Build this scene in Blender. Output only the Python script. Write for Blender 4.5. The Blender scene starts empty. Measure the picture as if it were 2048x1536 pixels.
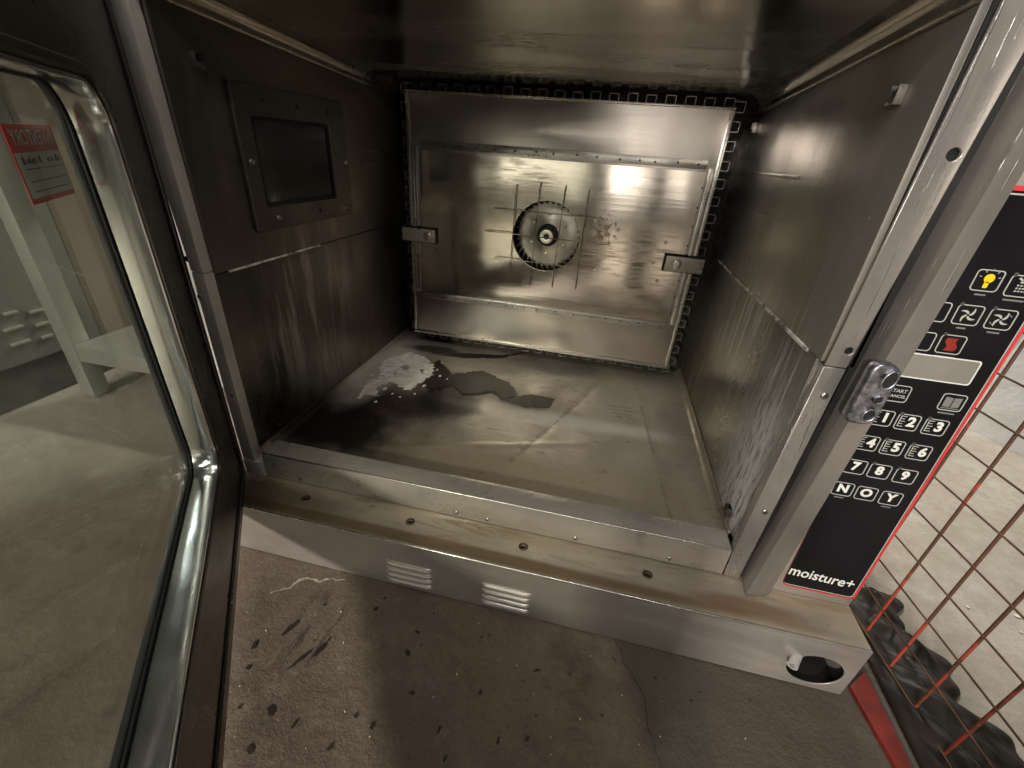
import bpy, bmesh, math, random
from mathutils import Vector, Matrix, noise
random.seed(7)
S = bpy.context.scene
COL = S.collection
# ------------------------------------------------------------------ camera
CY, CP, CR = -0.1795, 0.4942, 0.0755
CC = Vector((0.4053, -0.3764, 0.3819)); CF = 862.9
_f = Vector((math.sin(CY)*math.cos(CP), math.cos(CY)*math.cos(CP), -math.sin(CP)))
_r0 = _f.cross(Vector((0, 0, 1))).normalized(); _u0 = _r0.cross(_f)
_r = math.cos(CR)*_r0 + math.sin(CR)*_u0; _u = -math.sin(CR)*_r0 + math.cos(CR)*_u0
cd = bpy.data.cameras.new('camera'); cam = bpy.data.objects.new('camera', cd); COL.objects.link(cam)
cam.matrix_world = Matrix(((_r.x, _u.x, -_f.x, CC.x), (_r.y, _u.y, -_f.y, CC.y), (_r.z, _u.z, -_f.z, CC.z), (0, 0, 0, 1)))
cd.sensor_width = 36; cd.lens = CF/2048*36; cd.clip_start = 0.01; cd.clip_end = 60
S.camera = cam
def at(px, py, ax, val):
    """photo point -> point on the plane ax = val"""
    d = _f + _r*(px-1024)/CF - _u*(py-768)/CF
    i = 'xyz'.index(ax)
    return CC + d*((val-CC[i])/d[i])
# ------------------------------------------------------------------ world, lamps, exposure
WBACK, WBASE = 3.4, 0.018
w = bpy.data.worlds.new('World'); S.world = w; w.use_nodes = True
wn = w.node_tree; bg = wn.nodes['Background']; bg.inputs[1].default_value = 1.0
def _w(t, **k):
    n = wn.nodes.new(t)
    for a, v in k.items(): setattr(n, a, v)
    return n
def _wm(op, a, b=None, c=None):
    n = _w('ShaderNodeMath', operation=op)
    for i, v in enumerate((a, b, c)):
        if v is None: continue
        if isinstance(v, (int, float)): n.inputs[i].default_value = v
        else: wn.links.new(v, n.inputs[i])
    return n.outputs[0]
def _wr(v, a, b, c, d):
    n = _w('ShaderNodeMapRange'); n.interpolation_type = 'SMOOTHSTEP'; wn.links.new(v, n.inputs[0])
    for i, q in enumerate((a, b, c, d)): n.inputs[i+1].default_value = q
    return n.outputs[0]
# dim workshop all round: light bands added behind the camera, darkness under the roof
_tc = _w('ShaderNodeTexCoord'); _sx = _w('ShaderNodeSeparateXYZ'); wn.links.new(_tc.outputs['Generated'], _sx.inputs[0])
_mp = _w('ShaderNodeMapping'); _mp.inputs['Scale'].default_value = (3, 3, 3); wn.links.new(_tc.outputs['Generated'], _mp.inputs[0])
_nz = _w('ShaderNodeTexNoise'); _nz.inputs['Scale'].default_value = 1.0; _nz.inputs['Detail'].default_value = 3; wn.links.new(_mp.outputs[0], _nz.inputs['Vector'])
_hor = _wm('MULTIPLY', _wr(_sx.outputs[2], 0.02, 0.30, 1, 0), _wr(_sx.outputs[2], -0.6, -0.3, 0, 1))
_back = _wr(_sx.outputs[1], -0.35, -0.75, 0, 1)
_uu = _wm('ADD', _wm('DIVIDE', _sx.outputs[0], _wm('MINIMUM', _sx.outputs[1], -0.01)), _wm('MULTIPLY', _wm('SUBTRACT', _nz.outputs[0], 0.5), 0.08))
# bright bands added for the fan plate to mirror (the ratio grows to the left because y is negative)
def _band(a, b, v): return _wm('MULTIPLY', _wm('MULTIPLY', _wr(_uu, a-0.012, a+0.012, 0, 1), _wr(_uu, b-0.012, b+0.012, 1, 0)), v)
_bars = _wm('ADD', _wm('ADD', _band(0.07, 0.25, 0.9), _band(-0.05, 0.04, 1.25)), _wm('ADD', _band(-0.34, -0.12, 0.6), _band(0.55, 0.9, 0.5)))
_v = _wm('MULTIPLY_ADD', _wm('MULTIPLY', _wm('MULTIPLY', _hor, _back), _bars), WBACK, _wm('MULTIPLY_ADD', _hor, 0.09, WBASE))
_cm = _w('ShaderNodeVectorMath', operation='SCALE'); _cm.inputs[0].default_value = (1.0, 0.93, 0.84); wn.links.new(_v, _cm.inputs['Scale']); wn.links.new(_cm.outputs[0], bg.inputs[0])
S.view_settings.view_transform = 'Standard'; S.view_settings.look = 'None'; S.view_settings.exposure = 0.08; S.view_settings.gamma = 1
def area(name, loc, aim, size, watts, col, sy=None):
    l = bpy.data.lights.new(name, 'AREA'); l.energy = watts; l.color = col; l.size = size
    if sy: l.shape = 'RECTANGLE'; l.size_y = sy
    o = bpy.data.objects.new(name, l); COL.objects.link(o); o.location = loc
    o.rotation_euler = (Vector(aim)-Vector(loc)).to_track_quat('-Z', 'Y').to_euler()
    return o
area('lamp_front', (-0.25, -2.1, 0.83), (0.25, 0, 0.1), 0.16, 54, (1, 0.93, 0.84))
area('tube_behind', (0.5, 1.9, 1.9), (0.6, 0.6, -0.1), 1.0, 80, (1, 0.94, 0.84), 0.12)
area('fill_ceiling', (0.45, -1.35, 2.0), (0.35, -0.7, 0.0), 1.0, 27, (1.0, 0.95, 0.89), 0.2)  # unseen fill added to brighten the floor in front and its mirror image
area('fill_jamb', (0.30, -0.72, 0.75), (0.1, 0, 0.1), 0.10, 1.2, (1.0, 0.96, 0.92))  # small fill added near the camera to lift the left jamb
area('fill_overhead', (0.25, -0.30, 2.3), (0.25, -0.28, 0.0), 0.7, 4, (1.0, 0.93, 0.84), 0.7)  # soft fill added above the front floor
area('fill_left', (-1.75, 1.25, 1.75), (0.0, 0.0, -0.1), 1.1, 30, (0.93, 0.98, 1.0), 0.5)  # unseen fill added to brighten the polished door trim

# ------------------------------------------------------------------ materials
def mat(name):
    m = bpy.data.materials.new(name); m.use_nodes = True
    nt = m.node_tree; b = nt.nodes['Principled BSDF']
    return m, nt, b
def N(nt, t, **k):
    n = nt.nodes.new(t)
    for a, v in k.items():
        if a.startswith('i_'):
            key = a[2:]
            n.inputs[int(key) if key.isdigit() else key].default_value = v
        else: setattr(n, a, v)
    return n
def L(nt, a, b): nt.links.new(a, b)
def coords(nt, scale=(1, 1, 1), rot=(0, 0, 0), loc=(0, 0, 0)):
    tc = N(nt, 'ShaderNodeTexCoord'); mp = N(nt, 'ShaderNodeMapping')
    mp.inputs['Scale'].default_value = scale; mp.inputs['Rotation'].default_value = rot; mp.inputs['Location'].default_value = loc
    L(nt, tc.outputs['Object'], mp.inputs[0]); return mp.outputs[0]
def noi(nt, vec, scale, detail=4, rough=0.55, dist=0):
    n = N(nt, 'ShaderNodeTexNoise'); n.inputs['Scale'].default_value = scale; n.inputs['Detail'].default_value = detail
    n.inputs['Roughness'].default_value = rough; n.inputs['Distortion'].default_value = dist
    L(nt, vec, n.inputs['Vector']); return n.outputs[0]
def ramp(nt, fac, a, b, ca=0.0, cb=1.0):
    n = N(nt, 'ShaderNodeMapRange'); n.inputs[1].default_value = a; n.inputs[2].default_value = b
    n.inputs[3].default_value = ca; n.inputs[4].default_value = cb; n.interpolation_type = 'SMOOTHSTEP'
    L(nt, fac, n.inputs[0]); return n.outputs[0]
def math_(nt, op, a, b=None):
    n = N(nt, 'ShaderNodeMath', operation=op)
    for i, v in enumerate((a, b)):
        if v is None: continue
        if isinstance(v, (int, float)): n.inputs[i].default_value = v
        else: L(nt, v, n.inputs[i])
    return n.outputs[0]
def mixc(nt, fac, a, b):
    n = N(nt, 'ShaderNodeMix', data_type='RGBA')
    if isinstance(fac, (int, float)): n.inputs[0].default_value = fac
    else: L(nt, fac, n.inputs[0])
    for i, v in ((6, a), (7, b)):
        if isinstance(v, tuple): n.inputs[i].default_value = (*v, 1) if len(v) == 3 else v
        else: L(nt, v, n.inputs[i])
    return n.outputs[2]
def blob(nt, c, r, warp=0.25, soft=0.35, wscale=14):
    """irregular stain mask round the point c with the radii r (object space)"""
    tc = N(nt, 'ShaderNodeTexCoord')
    s = N(nt, 'ShaderNodeVectorMath', operation='SUBTRACT'); L(nt, tc.outputs['Object'], s.inputs[0]); s.inputs[1].default_value = c
    d = N(nt, 'ShaderNodeVectorMath', operation='DIVIDE'); L(nt, s.outputs[0], d.inputs[0]); d.inputs[1].default_value = r
    ln = N(nt, 'ShaderNodeVectorMath', operation='LENGTH'); L(nt, d.outputs[0], ln.inputs[0])
    nz = noi(nt, tc.outputs['Object'], wscale, 5, 0.6)
    v = math_(nt, 'ADD', ln.outputs['Value'], math_(nt, 'MULTIPLY', math_(nt, 'SUBTRACT', nz, 0.5), warp*4))
    return ramp(nt, v, 1-soft, 1+soft, 1, 0)
def vmax(nt, *ms):
    o = ms[0]
    for m in ms[1:]: o = math_(nt, 'MAXIMUM', o, m)
    return o
def steel(name, col=(0.52, 0.50, 0.46), rough=0.28, brush='x', metal=1.0, wave=0.15, wscale=5, dirt=0.35, dcol=(0.16, 0.12, 0.075), dscale=7,
          dstretch=(1, 1, 1), stains=(), scratch=0.0, specks=0.0, extra=None, brushamt=0.05):
    m, nt, b = mat(name)
    st = {'x': (3, 160, 160), 'y': (160, 3, 160), 'z': (160, 160, 3), 'n': (90, 90, 90)}[brush]
    br = noi(nt, coords(nt, st), 1.0, 3, 0.6)
    big = noi(nt, coords(nt, dstretch), dscale, 6, 0.65, 0.4)
    fine = noi(nt, coords(nt, dstretch, loc=(3, 1, 7)), dscale*6, 5, 0.7)
    d = math_(nt, 'MULTIPLY', ramp(nt, big, 0.38, 0.72), dirt)
    d = math_(nt, 'ADD', d, math_(nt, 'MULTIPLY', ramp(nt, fine, 0.55, 0.8), dirt*0.5))
    c = mixc(nt, d, tuple(col), tuple(dcol))
    tone = noi(nt, coords(nt, dstretch, loc=(9, 2, 4)), dscale*0.5, 3, 0.5)
    c2 = N(nt, 'ShaderNodeHueSaturation'); L(nt, c, c2.inputs['Color']); L(nt, ramp(nt, tone, 0.3, 0.7, 0.82, 1.12), c2.inputs['Value']); c = c2.outputs[0]
    r = math_(nt, 'ADD', math_(nt, 'MULTIPLY', br, 0.08), rough-0.04)
    r = math_(nt, 'ADD', r, math_(nt, 'MULTIPLY', d, 0.45))
    met = math_(nt, 'SUBTRACT', metal, math_(nt, 'MULTIPLY', d, 0.75))
    for mk, scol, smet, srough, amt in stains:
        f = math_(nt, 'MULTIPLY', mk(nt), amt)
        c = mixc(nt, f, c, tuple(scol))
        mm = N(nt, 'ShaderNodeMix'); L(nt, f, mm.inputs[0]); L(nt, met, mm.inputs[2]); mm.inputs[3].default_value = smet; met = mm.outputs[0]
        mm = N(nt, 'ShaderNodeMix'); L(nt, f, mm.inputs[0]); L(nt, r, mm.inputs[2]); mm.inputs[3].default_value = srough; r = mm.outputs[0]
    if specks:
        sp = noi(nt, coords(nt), 260, 2, 0.5); spm = ramp(nt, sp, 0.70, 0.76)
        sm = ramp(nt, noi(nt, coords(nt, (1, 1, 1), loc=(5, 5, 5)), 9, 3), 0.45, 0.62)
        f = math_(nt, 'MULTIPLY', math_(nt, 'MULTIPLY', spm, sm), specks)
        c = mixc(nt, f, c, (0.62, 0.62, 0.6)); met = math_(nt, 'MULTIPLY', met, math_(nt, 'SUBTRACT', 1.0, math_(nt, 'MULTIPLY', f, 0.8)))
    L(nt, c, b.inputs['Base Color']); L(nt, r, b.inputs['Roughness']); L(nt, met, b.inputs['Metallic'])
    h = math_(nt, 'ADD', math_(nt, 'MULTIPLY', br, brushamt*0.004), math_(nt, 'MULTIPLY', noi(nt, coords(nt), wscale, 2, 0.4), wave*0.06))
    if scratch:
        sc = noi(nt, coords(nt, (25, 400, 25) if brush != 'z' else (400, 400, 12), rot=(0.2, 0.1, 0.5)), 1.0, 2)
        h = math_(nt, 'ADD', h, math_(nt, 'MULTIPLY', ramp(nt, sc, 0.62, 0.7), scratch*0.0006))
    bp = N(nt, 'ShaderNodeBump'); bp.inputs['Strength'].default_value = 1; bp.inputs['Distance'].default_value = 1.0
    L(nt, h, bp.inputs['Height']); L(nt, bp.outputs[0], b.inputs['Normal'])
    return m
def plain(name, col, rough=0.5, metal=0, spec=0.5, var=0.15, vs=30, bump=0.0):
    m, nt, b = mat(name)
    n = noi(nt, coords(nt), vs, 5, 0.6)
    h = N(nt, 'ShaderNodeHueSaturation'); h.inputs['Color'].default_value = (*col, 1)
    L(nt, ramp(nt, n, 0.25, 0.75, 1-var, 1+var), h.inputs['Value']); L(nt, h.outputs[0], b.inputs['Base Color'])
    L(nt, ramp(nt, n, 0.2, 0.8, max(rough-0.1, 0.02), min(rough+0.1, 1)), b.inputs['Roughness'])
    b.inputs['Metallic'].default_value = metal; b.inputs['Specular IOR Level'].default_value = spec
    if bump:
        bp = N(nt, 'ShaderNodeBump'); bp.inputs['Distance'].default_value = bump; L(nt, n, bp.inputs['Height']); L(nt, bp.outputs[0], b.inputs['Normal'])
    return m
WHITE = (0.55, 0.55, 0.52)
B = lambda c, r, **k: (lambda nt: blob(nt, c, r, **k))
def rain(nt, lo, hi, seed=0, st=(60, 60, 5)):
    return ramp(nt, noi(nt, coords(nt, st, loc=(seed, seed, 0)), 1.0, 4, 0.7), lo, hi)
def streaky(c, r, lo=0.45, hi=0.7, st=(60, 60, 5), **k):
    return lambda nt: math_(nt, 'MULTIPLY', blob(nt, c, r, soft=0.6, **k), rain(nt, lo, hi, 3, st))
def crease_mask(nt, a, b):
    """distance from the pressed crease line a-b, for the darker tone along it"""
    tc = N(nt, 'ShaderNodeTexCoord'); d = Vector((b[0]-a[0], b[1]-a[1])); n = Vector((-d.y, d.x)).normalized(); t = d.normalized()
    s1 = N(nt, 'ShaderNodeVectorMath', operation='DOT_PRODUCT'); L(nt, tc.outputs['Object'], s1.inputs[0]); s1.inputs[1].default_value = (n.x, n.y, 0)
    s2 = N(nt, 'ShaderNodeVectorMath', operation='DOT_PRODUCT'); L(nt, tc.outputs['Object'], s2.inputs[0]); s2.inputs[1].default_value = (t.x, t.y, 0)
    m = t.dot(Vector(((a[0]+b[0])/2, (a[1]+b[1])/2)))
    al = math_(nt, 'MAXIMUM', math_(nt, 'SUBTRACT', math_(nt, 'ABSOLUTE', math_(nt, 'SUBTRACT', s2.outputs['Value'], m)), d.length/2), 0.0)
    wob = math_(nt, 'MULTIPLY', ramp(nt, noi(nt, coords(nt), 30, 4, 0.7), 0.45, 0.62), 0.005)
    return math_(nt, 'ADD', math_(nt, 'ADD', math_(nt, 'ABSOLUTE', math_(nt, 'SUBTRACT', s1.outputs['Value'], n.dot(Vector(a)))), al), wob)
def N_z(nt):
    tc = N(nt, 'ShaderNodeTexCoord'); sx = N(nt, 'ShaderNodeSeparateXYZ'); L(nt, tc.outputs['Object'], sx.inputs[0]); return sx.outputs[2]
M = {}
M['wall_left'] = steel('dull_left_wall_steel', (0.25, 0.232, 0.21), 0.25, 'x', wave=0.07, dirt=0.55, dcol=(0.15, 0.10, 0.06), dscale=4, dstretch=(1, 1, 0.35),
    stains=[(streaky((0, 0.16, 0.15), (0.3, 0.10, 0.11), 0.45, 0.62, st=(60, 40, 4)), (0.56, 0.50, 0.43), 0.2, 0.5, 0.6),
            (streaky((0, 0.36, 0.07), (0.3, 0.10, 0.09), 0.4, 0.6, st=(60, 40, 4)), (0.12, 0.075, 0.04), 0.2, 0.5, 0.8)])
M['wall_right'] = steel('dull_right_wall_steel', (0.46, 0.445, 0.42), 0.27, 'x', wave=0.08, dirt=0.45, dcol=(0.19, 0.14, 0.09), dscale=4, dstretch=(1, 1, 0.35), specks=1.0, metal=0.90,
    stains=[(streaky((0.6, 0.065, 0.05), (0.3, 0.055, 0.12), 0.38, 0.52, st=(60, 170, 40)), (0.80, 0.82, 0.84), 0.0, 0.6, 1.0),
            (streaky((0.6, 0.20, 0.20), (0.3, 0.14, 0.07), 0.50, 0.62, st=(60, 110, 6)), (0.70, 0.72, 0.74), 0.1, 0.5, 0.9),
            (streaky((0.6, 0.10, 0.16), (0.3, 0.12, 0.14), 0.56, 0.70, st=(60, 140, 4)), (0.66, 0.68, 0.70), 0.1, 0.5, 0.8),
            (streaky((0.6, 0.40, 0.03), (0.3, 0.12, 0.09), 0.35, 0.6, st=(40, 40, 6)), (0.17, 0.11, 0.045), 0.2, 0.6, 0.8)])
M['bracket'] = plain('dull_bracket_steel', (0.26, 0.245, 0.215), 0.35, 0.85, var=0.3)
M['lampframe'] = steel('sooty_lamp_frame_steel', (0.15, 0.14, 0.125), 0.33, 'x', wave=0.04, dirt=0.5, dcol=(0.05, 0.04, 0.03))
M['ceiling'] = steel('smoky_ceiling_steel', (0.60, 0.56, 0.50), 0.16, 'x', wave=0.08, brushamt=0.01, dirt=0.4, dcol=(0.05, 0.04, 0.025), dscale=5, dstretch=(0.6, 2.5, 1))
M['floor_in'] = steel('stained_chamber_floor_steel', (0.50, 0.455, 0.385), 0.28, 'x', wave=0.08, dirt=0.7, dcol=(0.24, 0.18, 0.115), dscale=6, specks=0.7, metal=0.66,
    stains=[(B((0.33, 0.075, 0), (0.24, 0.05, 0.2), soft=0.6), (0.30, 0.23, 0.13), 0.15, 0.6, 0.6),
            (lambda nt: ramp(nt, noi(nt, coords(nt, (1, 2.2, 1)), 26, 7, 0.8, 0.3), 0.55, 0.66), (0.20, 0.155, 0.10), 0.1, 0.7, 0.6),
            (lambda nt: ramp(nt, noi(nt, coords(nt, (1, 1, 1), loc=(3, 3, 0)), 90, 4, 0.7), 0.66, 0.72), (0.05, 0.035, 0.02), 0.0, 0.7, 0.7),
            (B((0.045, 0.105, 0), (0.125, 0.09, 0.2), soft=0.5), (0.010, 0.007, 0.005), 0.1, 0.45, 1.0),
            (B((0.11, 0.195, 0), (0.12, 0.05, 0.2), soft=0.6), (0.022, 0.012, 0.009), 0.2, 0.4, 0.9),
            (B((0.190, 0.220, 0), (0.055, 0.042, 0.2), soft=0.3, warp=0.15), (0.016, 0.011, 0.008), 0.1, 0.45, 0.95),
            (B((0.17, 0.285, 0), (0.12, 0.045, 0.2), soft=0.6), (0.045, 0.034, 0.030), 0.2, 0.4, 0.9),
            (B((0.035, 0.30, 0), (0.045, 0.12, 0.2), soft=0.4), (0.66, 0.62, 0.54), 0.2, 0.5, 0.8),
            (B((0.40, 0.225, 0), (0.14, 0.018, 0.2), soft=0.7), (0.66, 0.63, 0.56), 0.2, 0.5, 0.7),
            (B((0.09, 0.41, 0), (0.06, 0.02, 0.2), soft=0.3, warp=0.3), (0.02, 0.014, 0.01), 0.1, 0.45, 0.9),
            (lambda nt: ramp(nt, crease_mask(nt, (0.325, 0.10), (0.42, 0.33)), 0.001, 0.007, 1, 0), (0.14, 0.11, 0.08), 0.4, 0.5, 0.45),
            (lambda nt: ramp(nt, crease_mask(nt, (0.506, 0.397), (0.537, 0.045)), 0.0005, 0.004, 1, 0), (0.14, 0.11, 0.08), 0.4, 0.5, 0.45)])
M['plate'] = steel('brushed_fan_plate_steel', (0.70, 0.64, 0.56), 0.10, 'x', wave=0.07, wscale=5, dirt=0.10, dcol=(0.34, 0.25, 0.14), dscale=6, dstretch=(0.8, 1, 1.6), brushamt=0.015,
    stains=[(lambda nt: math_(nt, 'MULTIPLY', blob(nt, (0.405, 0.43, 0.272), (0.022, 0.3, 0.022), soft=0.4), ramp(nt, noi(nt, coords(nt), 120, 4, 0.7), 0.50, 0.58)), (0.22, 0.15, 0.07), 0.3, 0.5, 0.9),
            (lambda nt: math_(nt, 'MULTIPLY', blob(nt, (0.46, 0.43, 0.215), (0.09, 0.3, 0.06), soft=0.6), ramp(nt, noi(nt, coords(nt, (14, 1, 150)), 1, 5, 0.75), 0.44, 0.68)), (0.26, 0.16, 0.07), 0.6, 0.35, 0.65),
            (lambda nt: math_(nt, 'MULTIPLY', blob(nt, (0.24, 0.43, 0.335), (0.06, 0.3, 0.04), soft=0.6), ramp(nt, noi(nt, coords(nt, (14, 1, 150)), 1, 5, 0.75), 0.44, 0.68)), (0.26, 0.17, 0.08), 0.6, 0.35, 0.6)])
M['tray'] = steel('brushed_fan_tray_steel', (0.46, 0.42, 0.38), 0.22, 'x', wave=0.12, wscale=4, dirt=0.08, dscale=5, brushamt=0.01)
M['strip'] = steel('brushed_trim_steel', (0.55, 0.53, 0.49), 0.22, 'x', wave=0.03, dirt=0.3, dscale=9)
M['jamb_lit'] = steel('lit_jamb_steel', (0.86, 0.83, 0.80), 0.38, 'z', wave=0.03, dirt=0.3, dcol=(0.42, 0.33, 0.26), dscale=14, metal=0.25, scratch=1)  # left jamb: base colour raised to stand in for light on it
M['jamb'] = steel('pale_jamb_steel', (0.45, 0.425, 0.40), 0.27, 'z', wave=0.04, dirt=0.25, dcol=(0.30, 0.22, 0.16), dscale=11, scratch=1, metal=0.7)
M['sill'] = steel('scuffed_sill_steel', (0.52, 0.48, 0.43), 0.25, 'x', wave=0.04, dirt=0.35, dcol=(0.36, 0.30, 0.22), dscale=8, metal=0.55)
M['ledge'] = steel('grease_stained_ledge_steel', (0.46, 0.415, 0.34), 0.28, 'x', wave=0.04, dirt=0.65, dcol=(0.34, 0.27, 0.16), dscale=8, dstretch=(0.5, 2, 1), metal=0.6,
    stains=[(B((0.25, -0.045, -0.024), (0.42, 0.008, 0.1), soft=0.35, warp=0.16), (0.16, 0.105, 0.05), 0.25, 0.45, 0.85),
            (lambda nt: ramp(nt, noi(nt, coords(nt, (9, 60, 1)), 1.0, 6, 0.7, 0.6), 0.52, 0.64), (0.24, 0.17, 0.09), 0.2, 0.5, 0.65),
            (lambda nt: ramp(nt, noi(nt, coords(nt, (70, 70, 1)), 1.0, 4, 0.7), 0.64, 0.72), (0.12, 0.08, 0.045), 0.2, 0.5, 0.6),
            (B((0.03, -0.028, -0.024), (0.10, 0.022, 0.1), soft=0.5), (0.10, 0.065, 0.035), 0.25, 0.45, 0.8),
            (B((0.61, -0.035, -0.024), (0.05, 0.010, 0.1), soft=0.4), (0.17, 0.10, 0.06), 0.25, 0.5, 0.8)])
M['front'] = steel('brushed_base_front_steel', (0.43, 0.395, 0.36), 0.30, 'x', wave=0.04, dirt=0.40, dcol=(0.24, 0.20, 0.16), dscale=5, dstretch=(0.6, 1, 2), metal=0.68,
    stains=[(lambda nt: math_(nt, 'MULTIPLY', ramp(nt, noi(nt, coords(nt, (10, 10, 26)), 1.0, 6, 0.75), 0.50, 0.72), ramp(nt, N_z(nt), -0.099, -0.070, 1, 0)), (0.16, 0.125, 0.09), 0.2, 0.6, 0.8)])
M['post'] = steel('brushed_post_steel', (0.36, 0.335, 0.31), 0.30, 'z', wave=0.03, dirt=0.25, dscale=7, dcol=(0.3, 0.24, 0.2), scratch=0.5, metal=0.65)
M['body'] = steel('outer_casing_steel', (0.50, 0.49, 0.46), 0.35, 'z', wave=0.04, dirt=0.25)
M['chrome'] = steel('polished_steel', (0.82, 0.84, 0.82), 0.14, 'n', wave=0.05, wscale=7, dirt=0.10, dcol=(0.4, 0.36, 0.28), brushamt=0.0)
M['doorframe'] = steel('dark_door_frame_steel', (0.20, 0.19, 0.175), 0.24, 'z', wave=0.05, dirt=0.35, dcol=(0.06, 0.045, 0.03), dscale=5)
M['cast'] = plain('worn_cast_zinc', (0.30, 0.30, 0.335), 0.34, 0.9, var=0.75, vs=110, bump=0.0003)
M['rubber'] = plain('black_rubber', (0.012, 0.012, 0.012), 0.55, 0, 0.4)
M['black'] = plain('black_enamel', (0.010, 0.010, 0.011), 0.45, 0, 0.4)
M['cavity'] = plain('dark_cavity_steel', (0.025, 0.02, 0.015), 0.5, 0.6)  # near-black steel for the recesses, chamber back and fan housing
M['fin'] = plain('dark_fin_steel', (0.34, 0.32, 0.28), 0.35, 0.7)
M['panel'] = plain('black_panel_film', (0.009, 0.009, 0.010), 0.42, 0, 0.10, var=0.3, vs=12)
M['print'] = plain('pale_grey_print', (0.42, 0.42, 0.39), 0.5, var=0.08)
M['print_white'] = plain('white_print', (0.68, 0.68, 0.64), 0.5, var=0.05)
M['print_dim'] = plain('dim_grey_print', (0.17, 0.17, 0.165), 0.5, var=0.1)
M['led'] = plain('dark_led_print', (0.06, 0.06, 0.055), 0.4)
M['yellow'] = plain('yellow_print', (0.75, 0.56, 0.01), 0.5, var=0.05)
M['redprint'] = plain('red_print', (0.25, 0.02, 0.012), 0.5)
M['redborder'] = plain('red_panel_border', (0.55, 0.035, 0.04), 0.4)
M['display'] = plain('grey_display_window', (0.22, 0.205, 0.18), 0.22, 0, 0.6, var=0.1, vs=15)
M['screw'] = plain('screw_steel', (0.55, 0.53, 0.50), 0.3, 1.0, var=0.3, vs=200)
M['rivet'] = plain('dark_rivet', (0.10, 0.075, 0.05), 0.4, 0.8)
M['wire'] = plain('guard_wire_steel', (0.42, 0.37, 0.28), 0.3, 1.0, var=0.3)
M['fan'] = steel('mottled_fan_steel', (0.85, 0.80, 0.68), 0.30, 'n', wave=0.03, wscale=30, dirt=0.30, dcol=(0.30, 0.24, 0.16), dscale=26, metal=0.95)
M['pvc'] = plain('grey_plastic_pipe', (0.33, 0.32, 0.31), 0.35, 0.0, 0.5)
M['stkred'] = plain('red_sticker_print', (0.62, 0.05, 0.05), 0.5, var=0.06)
M['stkwhite'] = plain('white_sticker_paper', (0.62, 0.66, 0.64), 0.6, var=0.06)
M['ink'] = plain('black_ink', (0.06, 0.06, 0.06), 0.6)
M['redpaint'] = plain('red_paint', (0.15, 0.012, 0.006), 0.5, 0, 0.5, var=0.35, vs=40)
M['tarp'] = plain('black_plastic_sheet', (0.015, 0.0115, 0.008), 0.5, 0, 0.3, var=0.6, vs=9)
M['leaf'] = plain('dry_dark_leaf', (0.022, 0.016, 0.010), 0.7, var=0.4)
M['flake'] = plain('pale_paint_flake', (0.66, 0.62, 0.50), 0.7, var=0.15)
M['limewash'] = plain('limewashed_block', (0.72, 0.71, 0.68), 0.85, var=0.12, vs=9, bump=0.01)
M['cabinet'] = steel('grey_cabinet_steel', (0.30, 0.31, 0.29), 0.45, 'z', metal=0.5, wave=0.02, dirt=0.4, dscale=3)
M['tan'] = steel('tan_cabinet_panel', (0.34, 0.28, 0.22), 0.5, 'z', metal=0.3, wave=0.02, dirt=0.4, dscale=3)
M['soot'] = plain('grimy_plinth', (0.05, 0.05, 0.045), 0.7, var=0.6, vs=14)
M['stand'] = steel('stand_steel', (0.50, 0.50, 0.46), 0.4, 'z', metal=0.6, wave=0.01, dirt=0.2)

def wire_mat():
    m, nt, b = mat('rusty_red_painted_wire')
    n = noi(nt, coords(nt), 22, 5, 0.65, 0.5)
    tc = N(nt, 'ShaderNodeTexCoord'); sx = N(nt, 'ShaderNodeSeparateXYZ'); L(nt, tc.outputs['Object'], sx.inputs[0])
    n = math_(nt, 'ADD', n, ramp(nt, sx.outputs[2], 0.05, 0.15, -0.10, 0.10))
    c = mixc(nt, ramp(nt, n, 0.45, 0.53), (0.36, 0.050, 0.028), (0.095, 0.042, 0.024))
    n2 = noi(nt, coords(nt, loc=(2, 2, 2)), 160, 3)
    c = mixc(nt, ramp(nt, n2, 0.5, 0.8, 0, 0.5), c, (0.18, 0.09, 0.05))
    L(nt, c, b.inputs['Base Color']); b.inputs['Roughness'].default_value = 0.55
    bp = N(nt, 'ShaderNodeBump'); bp.inputs['Distance'].default_value = 0.0008; L(nt, n2, bp.inputs['Height']); L(nt, bp.outputs[0], b.inputs['Normal'])
    return m
M['wirered'] = wire_mat(); M['wirebrown'] = plain('rusty_bare_wire', (0.12, 0.062, 0.038), 0.6, 0.2, var=0.5, vs=25)
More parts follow.
